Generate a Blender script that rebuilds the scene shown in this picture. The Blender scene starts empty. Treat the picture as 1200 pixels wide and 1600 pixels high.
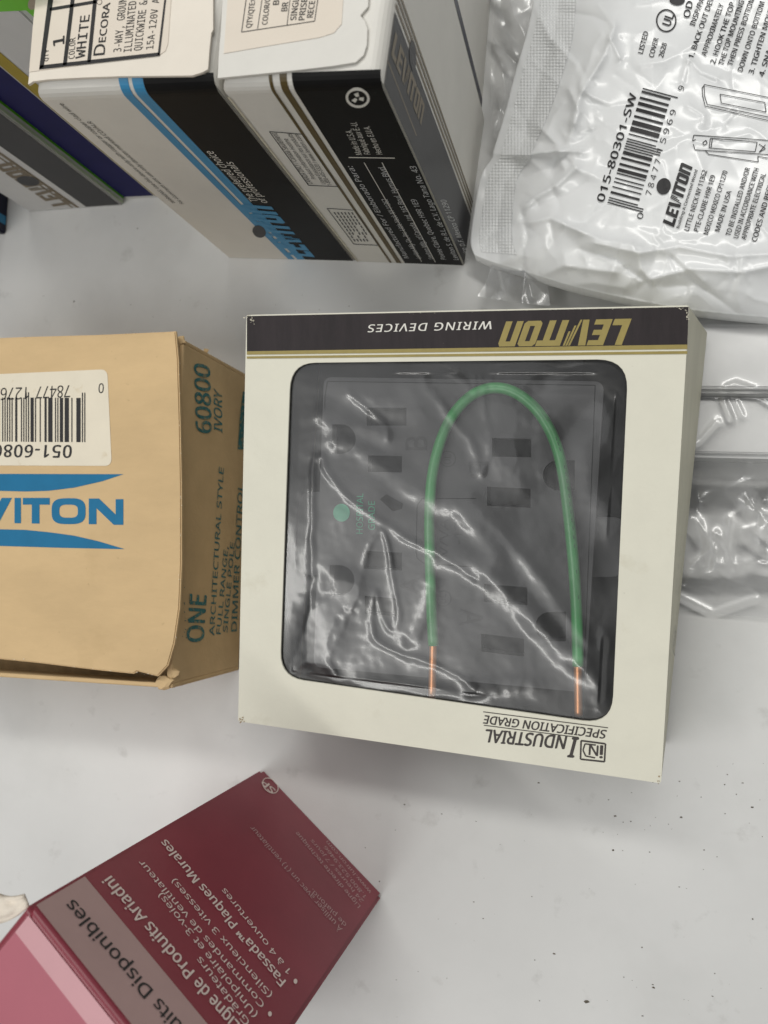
import bpy, bmesh, math, random
import numpy as np
from mathutils import Vector, Matrix, noise
random.seed(7); rng = np.random.default_rng(7)
SC = bpy.context.scene
COL = SC.collection

# ------------------------------------------------------------------ camera
F, CX, CY, H = 1200.0, 600.0, 800.0, 0.28          # focal length in photo pixels, centre, height above the table (m)
NAD = (940.0, 893.0)                                # vanishing point of the upright edges
n = np.array([(NAD[0]-CX)/F, (NAD[1]-CY)/F, 1.0]); n /= np.linalg.norm(n)
xw = np.array([1.0, 0, 0]); xw = xw-xw.dot(n)*n; xw /= np.linalg.norm(xw)
zw = -n; yw = np.cross(zw, xw)
RW = np.stack([xw, yw, zw]); CAM = np.array([0, 0, H])
cam = bpy.data.cameras.new('camera'); camo = bpy.data.objects.new('camera', cam); COL.objects.link(camo)
cam.sensor_fit = 'HORIZONTAL'; cam.sensor_width = 36; cam.lens = 36
cam.clip_start = 0.01; cam.clip_end = 50
M = Matrix.Identity(4)
for i in range(3):
    M[i][0] = RW[i, 0]; M[i][1] = -RW[i, 1]; M[i][2] = -RW[i, 2]; M[i][3] = CAM[i]
camo.matrix_world = M
cam.dof.use_dof = True; cam.dof.focus_distance = 0.235; cam.dof.aperture_fstop = 20
SC.camera = camo

# ------------------------------------------------------------------ light: fluorescent tubes and an added panel standing in for the lit ceiling
w = bpy.data.worlds.new('World'); SC.world = w; w.use_nodes = True
w.node_tree.nodes['Background'].inputs[0].default_value = (0.93, 0.97, 1.0, 1)
w.node_tree.nodes['Background'].inputs[1].default_value = 0.08
def panel(loc, sx, sy, rz, power, col):
    l = bpy.data.lights.new('ceiling_light', 'AREA'); l.shape = 'RECTANGLE'; l.size = sx; l.size_y = sy
    l.energy = power; l.color = col
    o = bpy.data.objects.new('ceiling_light', l); COL.objects.link(o); o.location = loc; o.rotation_euler = (0, 0, rz)
panel((-1.15, -0.30, 2.0), 1.9, 2.6, 0.0, 10.0, (0.98, 0.99, 1.0))              # added broad light, stands in for the lit ceiling in film reflections
TUBE = (1.0, 0.985, 0.94)                                                        # fluorescent fittings
panel((-0.80, -0.77, 1.85), 1.6, 0.09, math.radians(-45), 11.5, TUBE)
panel((-0.35, 1.25, 1.85), 1.4, 0.30, math.radians(-10), 14.0, TUBE)
panel((0.80, 0.75, 1.85), 1.4, 0.20, math.radians(-45), 11.0, TUBE)
SC.view_settings.view_transform = 'Standard'; SC.view_settings.look = 'None'
SC.view_settings.gamma = 1; SC.view_settings.use_curve_mapping = False
SC.view_settings.exposure = 0.30

# ------------------------------------------------------------------ pixels to places
def ray(p):
    return RW @ np.array([(p[0]-CX)/F, (p[1]-CY)/F, 1.0])
def at(p, z=0.0):
    d = ray(p); return CAM+d*((z-H)/d[2])
def height_over(p, base):
    d = ray(p); h = base[:2] @ d[:2]/(d[:2] @ d[:2]); return H+h*d[2]

class Flat:
    """a plane with metre coordinates; U x V points outward"""
    curved = False
    def __init__(s, O, U, V):
        s.O = np.array(O, float); s.U = np.array(U, float)/np.linalg.norm(U)
        V = np.array(V, float); V = V-V.dot(s.U)*s.U; s.V = V/np.linalg.norm(V); s.N = np.cross(s.U, s.V)
    def px(s, p):
        d = ray(p); t = (s.O-CAM).dot(s.N)/d.dot(s.N); q = CAM+t*d-s.O; return np.array([q.dot(s.U), q.dot(s.V)])
    def to3(s, u, v, off=0.0):
        return s.O+s.U*u+s.V*v+s.N*off
    def shifted(s, off):
        return Flat(s.O+s.N*off, s.U, s.V)
class Bent(Flat):
    """a wall whose top edge rolls over inwards with radius r at height h"""
    curved = True
    def set(s, h, r): s.h = h; s.r = r; return s
    def to3(s, u, v, off=0.0):
        a0 = s.h-s.r
        if v <= a0: return s.O+s.U*u+s.V*v+s.N*off
        a = min((v-a0)/s.r, math.pi/2)
        c = s.O+s.U*u+s.V*a0-s.N*s.r
        return c+(s.N*math.cos(a)+s.V*math.sin(a))*(s.r+off)
class Sheet:
    """a loose sheet lying on the table: a height for each place"""
    curved = True
    def __init__(s, zf): s.zf = zf
    def px(s, p): return np.array([p[0], -p[1]])*1e-4*2
    def to3(s, u, v, off=0.0):
        p = (u*5e3, -v*5e3); return at(p, s.zf(p)+off)

# ------------------------------------------------------------------ materials
def mat(name, col, rough=0.6, spec=0.35, var=0.06, vscale=60, bump=0.0, bscale=1500, coat=0.0, col2=None, metal=0.0, streak=None):
    m = bpy.data.materials.new(name); m.use_nodes = True; nt = m.node_tree; b = nt.nodes['Principled BSDF']
    b.inputs['Roughness'].default_value = rough; b.inputs['Specular IOR Level'].default_value = spec
    b.inputs['Metallic'].default_value = metal
    b.inputs['Coat Weight'].default_value = coat; b.inputs['Coat Roughness'].default_value = 0.25
    tc = nt.nodes.new('ShaderNodeTexCoord'); mp = nt.nodes.new('ShaderNodeMapping')
    nt.links.new(tc.outputs['Object'], mp.inputs[0])
    if streak: mp.inputs['Scale'].default_value = streak
    no = nt.nodes.new('ShaderNodeTexNoise'); no.inputs['Scale'].default_value = vscale; no.inputs['Detail'].default_value = 6
    no.inputs['Roughness'].default_value = 0.65
    nt.links.new(mp.outputs[0], no.inputs[0])
    rp = nt.nodes.new('ShaderNodeValToRGB'); rp.color_ramp.elements[0].position = 0.3; rp.color_ramp.elements[1].position = 0.7
    c1 = [c*(1-var) for c in col] if col2 is None else col2
    c2 = [min(1, c*(1+var*0.5)) for c in col]
    rp.color_ramp.elements[0].color = (*c1, 1); rp.color_ramp.elements[1].color = (*c2, 1)
    nt.links.new(no.outputs[0], rp.inputs[0]); nt.links.new(rp.outputs[0], b.inputs['Base Color'])
    if bump:
        n2 = nt.nodes.new('ShaderNodeTexNoise'); n2.inputs['Scale'].default_value = bscale; n2.inputs['Detail'].default_value = 4
        nt.links.new(mp.outputs[0], n2.inputs[0])
        bp = nt.nodes.new('ShaderNodeBump'); bp.inputs['Strength'].default_value = bump; bp.inputs['Distance'].default_value = 0.0004
        nt.links.new(n2.outputs[0], bp.inputs['Height']); nt.links.new(bp.outputs[0], b.inputs['Normal'])
    return m
def spots(m, col, scale, lo, hi, amount=1.0):
    """stains or flecks with a shape of their own, over the base colour"""
    nt = m.node_tree; b = nt.nodes['Principled BSDF']; src = b.inputs['Base Color'].links[0].from_socket
    tc = nt.nodes.new('ShaderNodeTexCoord'); no = nt.nodes.new('ShaderNodeTexNoise'); no.inputs['Scale'].default_value = scale
    no.inputs['Detail'].default_value = 5; no.inputs['Roughness'].default_value = 0.6
    nt.links.new(tc.outputs['Object'], no.inputs[0])
    rp = nt.nodes.new('ShaderNodeMapRange'); rp.inputs['From Min'].default_value = lo; rp.inputs['From Max'].default_value = hi
    rp.inputs['To Max'].default_value = amount
    nt.links.new(no.outputs[0], rp.inputs[0])
    mx = nt.nodes.new('ShaderNodeMix'); mx.data_type = 'RGBA'
    nt.links.new(rp.outputs[0], mx.inputs[0]); nt.links.new(src, mx.inputs[6]); mx.inputs[7].default_value = (*col, 1)
    nt.links.new(mx.outputs[2], b.inputs['Base Color']); return m

def film_mat(name, rough, haze, tint=(1, 1, 1), refl=1.0, ior=1.5):
    m = bpy.data.materials.new(name); m.use_nodes = True; nt = m.node_tree
    for x in list(nt.nodes): nt.nodes.remove(x)
    out = nt.nodes.new('ShaderNodeOutputMaterial')
    tr = nt.nodes.new('ShaderNodeBsdfTransparent'); tr.inputs[0].default_value = (*tint, 1)
    gl = nt.nodes.new('ShaderNodeBsdfGlossy'); gl.inputs['Roughness'].default_value = rough
    g2 = nt.nodes.new('ShaderNodeBsdfGlossy'); g2.inputs['Roughness'].default_value = rough*2.7
    gm = nt.nodes.new('ShaderNodeMixShader'); gm.inputs[0].default_value = 0.68; nt.links.new(gl.outputs[0], gm.inputs[1]); nt.links.new(g2.outputs[0], gm.inputs[2])
    df = nt.nodes.new('ShaderNodeBsdfDiffuse'); df.inputs[0].default_value = (0.85, 0.86, 0.88, 1)
    fr = nt.nodes.new('ShaderNodeFresnel'); fr.inputs[0].default_value = ior
    geo = nt.nodes.new('ShaderNodeNewGeometry')
    mu = nt.nodes.new('ShaderNodeMath'); mu.operation = 'MULTIPLY'; mu.inputs[1].default_value = 2.0*refl; mu.use_clamp = True
    nt.links.new(fr.outputs[0], mu.inputs[0])
    tc = nt.nodes.new('ShaderNodeTexCoord'); no = nt.nodes.new('ShaderNodeTexNoise'); no.inputs['Scale'].default_value = 90; no.inputs['Detail'].default_value = 8
    nt.links.new(tc.outputs['Object'], no.inputs[0])
    mr = nt.nodes.new('ShaderNodeMapRange'); mr.inputs['From Min'].default_value = 0.35; mr.inputs['From Max'].default_value = 0.75
    mr.inputs['To Min'].default_value = haze*0.5; mr.inputs['To Max'].default_value = haze*1.6
    nt.links.new(no.outputs[0], mr.inputs[0])
    m1 = nt.nodes.new('ShaderNodeMixShader'); nt.links.new(mr.outputs[0], m1.inputs[0]); nt.links.new(tr.outputs[0], m1.inputs[1]); nt.links.new(df.outputs[0], m1.inputs[2])
    m2 = nt.nodes.new('ShaderNodeMixShader'); nt.links.new(mu.outputs[0], m2.inputs[0]); nt.links.new(m1.outputs[0], m2.inputs[1]); nt.links.new(gm.outputs[0], m2.inputs[2])
    nt.links.new(m2.outputs[0], out.inputs[0]); return m

MT = {
 'table': mat('table_laminate', (0.69, 0.69, 0.68), 0.40, 0.35, 0.06, 11, 0.05, 900),
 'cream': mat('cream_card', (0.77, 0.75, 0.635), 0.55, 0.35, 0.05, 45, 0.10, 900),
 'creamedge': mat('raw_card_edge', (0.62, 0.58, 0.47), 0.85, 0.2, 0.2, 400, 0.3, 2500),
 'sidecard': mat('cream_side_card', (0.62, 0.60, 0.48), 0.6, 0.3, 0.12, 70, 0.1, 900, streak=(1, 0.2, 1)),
 'band': mat('dark_plum_print', (0.026, 0.019, 0.021), 0.5, 0.3, 0.35, 260, 0.12, 1800, streak=(1, 0.15, 1)),
 'gold': mat('gold_print', (0.33, 0.26, 0.075), 0.45, 0.5, 0.12, 300),
 'whiteink': mat('white_print', (0.78, 0.76, 0.70), 0.5, 0.3, 0.03, 200),
 'blackink': mat('black_print', (0.022, 0.021, 0.022), 0.5, 0.4, 0.2, 300),
 'brownink': mat('brown_black_print', (0.05, 0.042, 0.038), 0.5, 0.4, 0.2, 300),
 'inner': mat('shade_lining_black', (0.012, 0.012, 0.013), 0.7, 0.3, 0.2, 100),
 'nylon': mat('dark_grey_nylon', (0.066, 0.066, 0.069), 0.55, 0.3, 0.15, 80, 0.06, 1500),
 'slot': mat('black_slot', (0.003, 0.003, 0.003), 0.7, 0.1, 0.1, 80),
 'relief': mat('nylon_relief_shade', (0.012, 0.012, 0.013), 0.5, 0.4, 0.1, 80),  # darker than the nylon, painting the shade of embossed marks
 'teal': mat('green_stamp', (0.07, 0.36, 0.22), 0.5, 0.3, 0.1, 200),
 'wire': mat('green_wire_jacket', (0.075, 0.34, 0.115), 0.34, 0.5, 0.08, 120),
 'wireink': mat('wire_jacket_print', (0.03, 0.12, 0.05), 0.5, 0.3, 0.1, 120),
 'copper': mat('bare_copper', (0.80, 0.36, 0.16), 0.40, 0.5, 0.12, 300, metal=0.55),
 'film': film_mat('clear_window_film', 0.13, 0.02, refl=1.0),
 'kraft': mat('tan_paperboard', (0.66, 0.475, 0.26), 0.75, 0.25, 0.10, 60, 0.25, 700, streak=(0.4, 1, 1)),
 'kraftin': mat('tan_paperboard_edge', (0.36, 0.25, 0.13), 0.9, 0.2, 0.25, 200, 0.3, 1500),
 'blueink': mat('blue_print', (0.012, 0.165, 0.33), 0.6, 0.3, 0.08, 150),
 'tealink': mat('teal_stamp_ink', (0.045, 0.20, 0.21), 0.65, 0.3, 0.35, 350),
 'label': mat('cream_label_paper', (0.80, 0.73, 0.59), 0.5, 0.35, 0.05, 70, 0.05, 800),
 'label2': mat('ivory_label_paper', (0.78, 0.70, 0.60), 0.55, 0.3, 0.03, 70, 0.05, 800),
 'white': mat('white_card', (0.74, 0.72, 0.67), 0.5, 0.35, 0.05, 50, 0.08, 900),
 'whitetop': mat('white_card_flap', (0.83, 0.765, 0.67), 0.6, 0.3, 0.05, 50, 0.1, 900),
 'blackcard': mat('black_card_print', (0.007, 0.0067, 0.0067), 0.5, 0.14, 0.25, 120, 0.05, 1200),
 'charcoal': mat('charcoal_card_print', (0.026, 0.026, 0.029), 0.4, 0.3, 0.15, 120, 0.05, 1200),
 'bronze': mat('bronze_print', (0.17, 0.13, 0.075), 0.4, 0.5, 0.15, 200),
 'olive': mat('olive_gold_print', (0.10, 0.068, 0.018), 0.45, 0.4, 0.12, 200),
 'sky': mat('light_blue_print', (0.05, 0.27, 0.50), 0.45, 0.35, 0.06, 150),
 'navy': mat('navy_print', (0.008, 0.008, 0.085), 0.5, 0.12, 0.15, 120),
 'darknavy': mat('dark_navy_print', (0.004, 0.006, 0.03), 0.4, 0.4, 0.15, 120),
 'yellow': mat('mustard_print', (0.36, 0.27, 0.012), 0.45, 0.35, 0.1, 150),
 'lime': mat('bright_green_print', (0.14, 0.55, 0.02), 0.35, 0.45, 0.08, 100),
 'palereflection': mat('pale_green_reflection', (0.50, 0.62, 0.42), 0.4, 0.4, 0.1, 100),
 'greycard': mat('pale_grey_card', (0.60, 0.61, 0.62), 0.5, 0.35, 0.05, 60, 0.05, 900),
 'metal': mat('grey_metal', (0.42, 0.40, 0.36), 0.35, 0.5, 0.2, 300, metal=0.8),
 'maroon': mat('maroon_card', (0.245, 0.037, 0.056), 0.38, 0.45, 0.12, 40, 0.03, 900),
 'mauve': mat('mauve_card', (0.46, 0.31, 0.30), 0.45, 0.35, 0.06, 60, 0.03, 900),
 'maroonlit': mat('maroon_card_lit', (0.43, 0.115, 0.155), 0.4, 0.4, 0.06, 30, 0.03, 900),  # the maroon print again, lightened for the light on top
 'mauvelit': mat('mauve_card_lit', (0.62, 0.33, 0.36), 0.4, 0.4, 0.05, 60, 0.03, 900),  # the mauve print again, lightened for the light on top
 'pinkink': mat('pale_rose_print', (0.74, 0.62, 0.58), 0.5, 0.3, 0.04, 200),
 'dullink': mat('dull_rose_print', (0.50, 0.33, 0.33), 0.5, 0.3, 0.04, 200),
 'poly': mat('white_poly_film', (0.80, 0.81, 0.815), 0.22, 0.5, 0.03, 30),
 'seal': mat('crimped_white_film', (0.80, 0.81, 0.815), 0.25, 0.5, 0.03, 30),
 'clear': film_mat('clear_bag_film', 0.10, 0.08, refl=1.2),
 'plate': mat('white_plastic_plate', (0.74, 0.74, 0.73), 0.35, 0.5, 0.03, 40),
 'dirt': mat('brown_grit', (0.16, 0.14, 0.11), 0.9, 0.2, 0.5, 900),
}
spots(MT['table'], (0.46, 0.46, 0.44), 14, 0.50, 0.80, 0.40); spots(MT['table'], (0.36, 0.35, 0.33), 75, 0.62, 0.78, 0.45); spots(MT['table'], (0.18, 0.17, 0.15), 420, 0.74, 0.80, 0.6)
spots(MT['cream'], (0.50, 0.45, 0.32), 70, 0.62, 0.85, 0.5); spots(MT['cream'], (0.30, 0.27, 0.2), 600, 0.72, 0.80, 0.5)
spots(MT['kraft'], (0.36, 0.25, 0.12), 380, 0.68, 0.80, 0.6); spots(MT['label'], (0.50, 0.36, 0.15), 110, 0.62, 0.75, 0.55)
spots(MT['kraft'], (0.42, 0.29, 0.14), 35, 0.58, 0.8, 0.35)
spots(MT['band'], (0.16, 0.14, 0.13), 900, 0.70, 0.80, 0.5)
spots(MT['white'], (0.5, 0.46, 0.38), 90, 0.68, 0.85, 0.4)
spots(MT['tealink'], (0.40, 0.28, 0.13), 700, 0.52, 0.64, 0.7)

# crimp pattern of the sealed bag edge: fine relief only
nt = MT['seal'].node_tree; b = nt.nodes['Principled BSDF']
uvn = nt.nodes.new('ShaderNodeUVMap')
hs = []
for dirn in ('X', 'Y'):
    wv = nt.nodes.new('ShaderNodeTexWave'); wv.wave_type = 'BANDS'; wv.bands_direction = dirn; wv.inputs['Scale'].default_value = 270; wv.inputs['Distortion'].default_value = 0.6
    nt.links.new(uvn.outputs[0], wv.inputs[0]); hs.append(wv)
ad = nt.nodes.new('ShaderNodeMath'); nt.links.new(hs[0].outputs[1], ad.inputs[0]); nt.links.new(hs[1].outputs[1], ad.inputs[1])
bp = nt.nodes.new('ShaderNodeBump'); bp.inputs['Strength'].default_value = 0.55; bp.inputs['Distance'].default_value = 0.0003
nt.links.new(ad.outputs[0], bp.inputs['Height']); nt.links.new(bp.outputs[0], b.inputs['Normal'])

# ------------------------------------------------------------------ objects
def thing(name, label, cat, loc=(0, 0, 0), group=None):
    o = bpy.data.objects.new(name, None); COL.objects.link(o); o.location = Vector([float(c) for c in loc]); o.empty_display_size = 0.01
    o['label'] = label; o['category'] = cat
    if group: o['group'] = group
    return o
def obj(name, me, m, parent=None, smooth=False):
    if isinstance(me, bmesh.types.BMesh):
        bm = me; me = bpy.data.meshes.new(name); bm.to_mesh(me); bm.free()
    o = bpy.data.objects.new(name, me); COL.objects.link(o)
    if m: me.materials.append(MT[m] if isinstance(m, str) else m)
    if smooth:
        me.polygons.foreach_set('use_smooth', [True]*len(me.polygons))
    if parent:
        o.parent = parent
        top = parent.matrix_basis.translation.copy()
        pp = parent.parent
        while pp: top = top+pp.matrix_basis.translation; pp = pp.parent
        me.transform(Matrix.Translation(-top))
    return o
def mesh_from(vs, fs):
    me = bpy.data.meshes.new('m'); me.from_pydata([tuple(map(float, v)) for v in vs], [], fs); me.update(); return me

def hexa(bot, top, r=0.0, seg=3):
    """box from four bottom and four top corners (counter-clockwise from above)"""
    bm = bmesh.new(); vb = [bm.verts.new(tuple(map(float, p))) for p in bot]; vt = [bm.verts.new(tuple(map(float, p))) for p in top]
    bm.faces.new(vb[::-1]); bm.faces.new(vt)
    for i in range(4): bm.faces.new((vb[i], vb[(i+1) % 4], vt[(i+1) % 4], vt[i]))
    if r: bmesh.ops.bevel(bm, geom=list(bm.edges), offset=r, segments=seg, profile=0.5, affect='EDGES')
    bmesh.ops.recalc_face_normals(bm, faces=bm.faces)
    return bm
def slab(surf, uv, t, off=0.0, r=0.0):
    """sheet of thickness t whose outer face lies at off on the surface"""
    bm = bmesh.new(); a = [bm.verts.new(tuple(surf.to3(p[0], p[1], off))) for p in uv]; c = [bm.verts.new(tuple(surf.to3(p[0], p[1], off-t))) for p in uv]
    N = len(uv); bm.faces.new(a); bm.faces.new(c[::-1])
    for i in range(N): bm.faces.new((a[i], c[i], c[(i+1) % N], a[(i+1) % N]))
    bmesh.ops.recalc_face_normals(bm, faces=bm.faces)
    if r: bmesh.ops.bevel(bm, geom=[e for e in bm.edges if all(v in a for v in e.verts)], offset=r, segments=2, affect='EDGES')
    return bm

# ------------------------------------------------------------------ print: lettering and flat shapes on a surface
_tc = {}
FONT = {}
try:                                                 # typefaces that ship inside Blender; its built-in one if they are missing
    _fd = bpy.utils.system_resource('DATAFILES', path='fonts')
    FONT['sans'] = bpy.data.fonts.load(_fd+'/NotoSansHebrew-Regular.woff2'); FONT['mono'] = bpy.data.fonts.load(_fd+'/DejaVuSansMono.woff2')
except Exception:
    pass
def to_mesh(c):
    o = bpy.data.objects.new('t', c); me = bpy.data.meshes.new_from_object(o); bpy.data.objects.remove(o); bpy.data.curves.remove(c); return me
def glyphs(txt, bold=0.0, space=1.0, font='sans'):
    k = (txt, bold, space, font)
    if k in _tc: return _tc[k]
    c = bpy.data.curves.new('t', 'FONT'); c.body = txt; c.size = 1.0; c.offset = bold; c.space_character = space; c.resolution_u = 2
    if font in FONT: c.font = FONT[font]
    me = to_mesh(c); v = np.zeros(len(me.vertices)*3); me.vertices.foreach_get('co', v)
    v = v.reshape(-1, 3)[:, :2]; f = [tuple(p.vertices) for p in me.polygons]
    bpy.data.meshes.remove(me); _tc[k] = (v, f); return v, f
CAPS = {}
for _f in ('sans', 'mono'):
    hv, _ = glyphs('H', font=_f); CAPS[_f] = (hv[:, 1].max()-hv[:, 1].min(), hv[:, 1].min())
CAP, BASE = CAPS['sans']

def ring(cx, cy, rx, ry, rot=0.0, k=32):
    out = []
    for i in range(k):
        a = 2*math.pi*i/k; x, y = rx*math.cos(a), ry*math.sin(a)
        out.append((cx+x*math.cos(rot)-y*math.sin(rot), cy+x*math.sin(rot)+y*math.cos(rot)))
    return out
# the slanted logotype, one unit high, drawn as polygons
def logo_polys():
    P = []; x = 0.0; g = 0.07
    P += [[(0, 0), (.62, 0), (.62, .24), (.26, .24), (.26, 1), (0, 1)]]; x = .62+g
    P += [[(x, 0), (x+.62, 0), (x+.62, .2), (x+.26, .2), (x+.26, .4), (x+.56, .4), (x+.56, .6), (x+.26, .6), (x+.26, .8), (x+.62, .8), (x+.62, 1), (x, 1)]]; x += .62+g*.6
    P += [[(x, 1), (x+.28, 1), (x+.44, 0), (x+.20, 0)]]
    for k in range(3): P += [[(x+.47+.145*k, .22*k), (x+.545+.145*k, .22*k), (x+.66+.10*k, 1), (x+.585+.10*k, 1)]]
    x += .97
    P += [[(x, 0), (x+.26, 0), (x+.26, 1), (x, 1)]]; x += .26
    P += [[(x, .78), (x+.70, .78), (x+.70, 1), (x, 1)], [(x+.22, 0), (x+.48, 0), (x+.48, .78), (x+.22, .78)]]; x += .70+g*.4
    P += [[(x, .1), (x+.1, 0), (x+.26, 0), (x+.26, 1), (x+.1, 1), (x, .9)], [(x+.44, 0), (x+.60, 0), (x+.70, .1), (x+.70, .9), (x+.60, 1), (x+.44, 1)],
          [(x+.26, 0), (x+.44, 0), (x+.44, .2), (x+.26, .2)], [(x+.26, .8), (x+.44, .8), (x+.44, 1), (x+.26, 1)]]; x += .70+g
    P += [[(x, 0), (x+.26, 0), (x+.26, 1), (x, 1)], [(x+.26, .8), (x+.44, .8), (x+.44, 1), (x+.26, 1)], [(x+.44, 0), (x+.70, 0), (x+.70, .88), (x+.62, 1), (x+.44, 1)]]; x += .70
    return P, x
LOGO, LOGOW = logo_polys()

class Print:
    def __init__(s, surf, off=0.00012): s.surf = surf; s.off = off; s.v = []; s.f = []
    def add(s, pts, faces, lay=0.0):
        k = len(s.v); s.v += [(p[0], p[1], lay) for p in pts]; s.f += [tuple(i+k for i in f) for f in faces]
    def uv(s, pts): s.add(pts, [tuple(range(len(pts)))]); return s
    def poly(s, pxs): return s.uv([s.surf.px(p) for p in pxs])
    def line(s, a, b, wpx):
        a = np.array(a, float); b = np.array(b, float); d = b-a; d /= np.linalg.norm(d); q = np.array([d[1], -d[0]])*wpx/2
        return s.poly([a+q, b+q, b-q, a-q])
    def path(s, pts, wpx, closed=False):
        for i in range(len(pts)-(0 if closed else 1)): s.line(pts[i], pts[(i+1) % len(pts)], wpx)
        return s
    def frame(s, st, en, h=None, top=None):
        S = s.surf.px(st); E = s.surf.px(en); d = E-S; L = np.linalg.norm(d); d = d/L; up = np.array([-d[1], d[0]])
        if top is None:
            a = np.array(st, float); b_ = np.array(en, float); m_ = (a+b_)/2; q = (b_-a)/np.linalg.norm(b_-a); t = m_+h*np.array([q[1], -q[0]])
            hh = abs((s.surf.px(t)-s.surf.px(m_)).dot(up))
        else: hh = abs((s.surf.px(top)-S).dot(up))
        return S, d, up, L, hh
    def text(s, txt, st, en, h=None, top=None, bold=0.0, italic=0.0, space=1.0, font='sans'):
        S, d, up, L, hh = s.frame(st, en, h, top)
        v, f = glyphs(txt, 0.0, space, font); x0, x1 = v[:, 0].min(), v[:, 0].max(); y = (v[:, 1]-CAPS[font][1])/CAPS[font][0]*hh
        x = (v[:, 0]-x0)/(x1-x0)*L
        x = x+italic*y
        bx_ = bold*L/(x1-x0)*0.8; by_ = bold/CAPS[font][0]*hh*0.45
        for k, (ex, ey) in enumerate([(0, 0)] if not bold else [(0, 0), (bx_, 0), (-bx_, 0), (bx_*.5, by_), (-bx_*.5, -by_)]):
            s.add(S+np.outer(x+ex, d)+np.outer(y+ey, up), f, k*5e-6)
        return s
    def logo(s, st, en, h=None, top=None, italic=0.3):
        S, d, up, L, hh = s.frame(st, en, h, top)
        for P in LOGO:
            p = np.array(P, float); x = p[:, 0]/LOGOW*L+italic*p[:, 1]*hh; y = p[:, 1]*hh
            s.uv(S+np.outer(x, d)+np.outer(y, up))
        return s
    def disc(s, c, rx, ry, rot=0.0): return s.poly(ring(c[0], c[1], rx, ry, rot))
    def hoop(s, c, rx, ry, wpx, rot=0.0): return s.path(ring(c[0], c[1], rx, ry, rot, 28), wpx, True)
    def build(s, name, m, parent, off=None, cell=0.0016):
        off = s.off if off is None else off
        bm = bmesh.new(); vs = [bm.verts.new(p) for p in s.v]
        for f in s.f:
            try: bm.faces.new([vs[i] for i in f])
            except ValueError: pass
        bm.normal_update()
        if s.surf.curved:
            bmesh.ops.triangulate(bm, faces=bm.faces)
            for _ in range(7):
                es = [e for e in bm.edges if e.calc_length() > cell]
                if not es: break
                bmesh.ops.subdivide_edges(bm, edges=es, cuts=1); bmesh.ops.triangulate(bm, faces=bm.faces)
        for v in bm.verts: v.co = Vector(s.surf.to3(v.co.x, v.co.y, off+v.co.z))
        bm.normal_update()
        me = bpy.data.meshes.new(name); bm.to_mesh(me); bm.free()
        return obj(name, me, m, parent)

def barcode(pr, A, B, Cc, seed, n_mod=95, guard=1.12):
    """bars stacked from A to B, each reaching from the line AB to the side of Cc"""
    r = random.Random(seed); A = np.array(A, float); B = np.array(B, float); S = np.array(Cc, float)-A
    x = 0
    while x < n_mod:
        wd = r.choice([1, 1, 1, 2, 2, 3, 4]); gp = r.choice([1, 1, 2, 2, 3])
        if x < 3 or 45 <= x <= 50 or x > 90: wd, gp, s = 1, 1, guard
        else: s = 1.0
        a = A+(B-A)*x/n_mod; c = A+(B-A)*min(x+wd*0.92, n_mod)/n_mod
        pr.poly([a, c, c+S*s, a+S*s]); x += wd+gp

# ================================================================== SETTING
bm = bmesh.new(); bmesh.ops.create_grid(bm, x_segments=1, y_segments=1, size=1.5)
tab = obj('tabletop', bm, 'table'); tab['kind'] = 'structure'

def up(p, h): return np.array([p[0], p[1], h])
def carton(base, h, r_top=0.0, r_side=0.0006, z0=0.0003):
    bm = bmesh.new(); vb = [bm.verts.new((p[0], p[1], z0)) for p in base]; vt = [bm.verts.new((p[0], p[1], h)) for p in base]
    bm.faces.new(vb[::-1]); bm.faces.new(vt)
    for i in range(4): bm.faces.new((vb[i], vb[(i+1) % 4], vt[(i+1) % 4], vt[i]))
    bmesh.ops.recalc_face_normals(bm, faces=bm.faces)
    bmesh.ops.bevel(bm, geom=[e for e in bm.edges if abs(e.verts[0].co.z-e.verts[1].co.z) > 1e-4], offset=r_side, segments=2, affect='EDGES')
    if r_top:
        bmesh.ops.bevel(bm, geom=[e for e in bm.edges if all(v.co.z > h-1e-5 for v in e.verts)], offset=r_top, segments=6, profile=0.5, affect='EDGES')
    return bm
def smooth_line(P, k=4):
    P = np.array(P, float); out = [P[0]]
    for i in range(len(P)-1):
        a = P[max(i-1, 0)]; b_ = P[i]; c_ = P[i+1]; d_ = P[min(i+2, len(P)-1)]
        for j in range(1, k+1):
            t = j/k; out.append(0.5*((2*b_)+(-a+c_)*t+(2*a-5*b_+4*c_-d_)*t*t+(-a+3*b_-3*c_+d_)*t**3))
    return out
def flat_top(z): return Flat((0, 0, z), (1, 0, 0), (0, 1, 0))
def wobble(uv, amp, step=0.004):
    """outline cut into short, slightly uneven edges"""
    out = []; N = len(uv)
    for i in range(N):
        a = np.array(uv[i]); b_ = np.array(uv[(i+1) % N]); k = max(1, int(np.linalg.norm(b_-a)/step))
        for j in range(k):
            p = a+(b_-a)*j/k
            out.append(p+(rng.normal(0, amp, 2) if j else 0))
    return out

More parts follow.
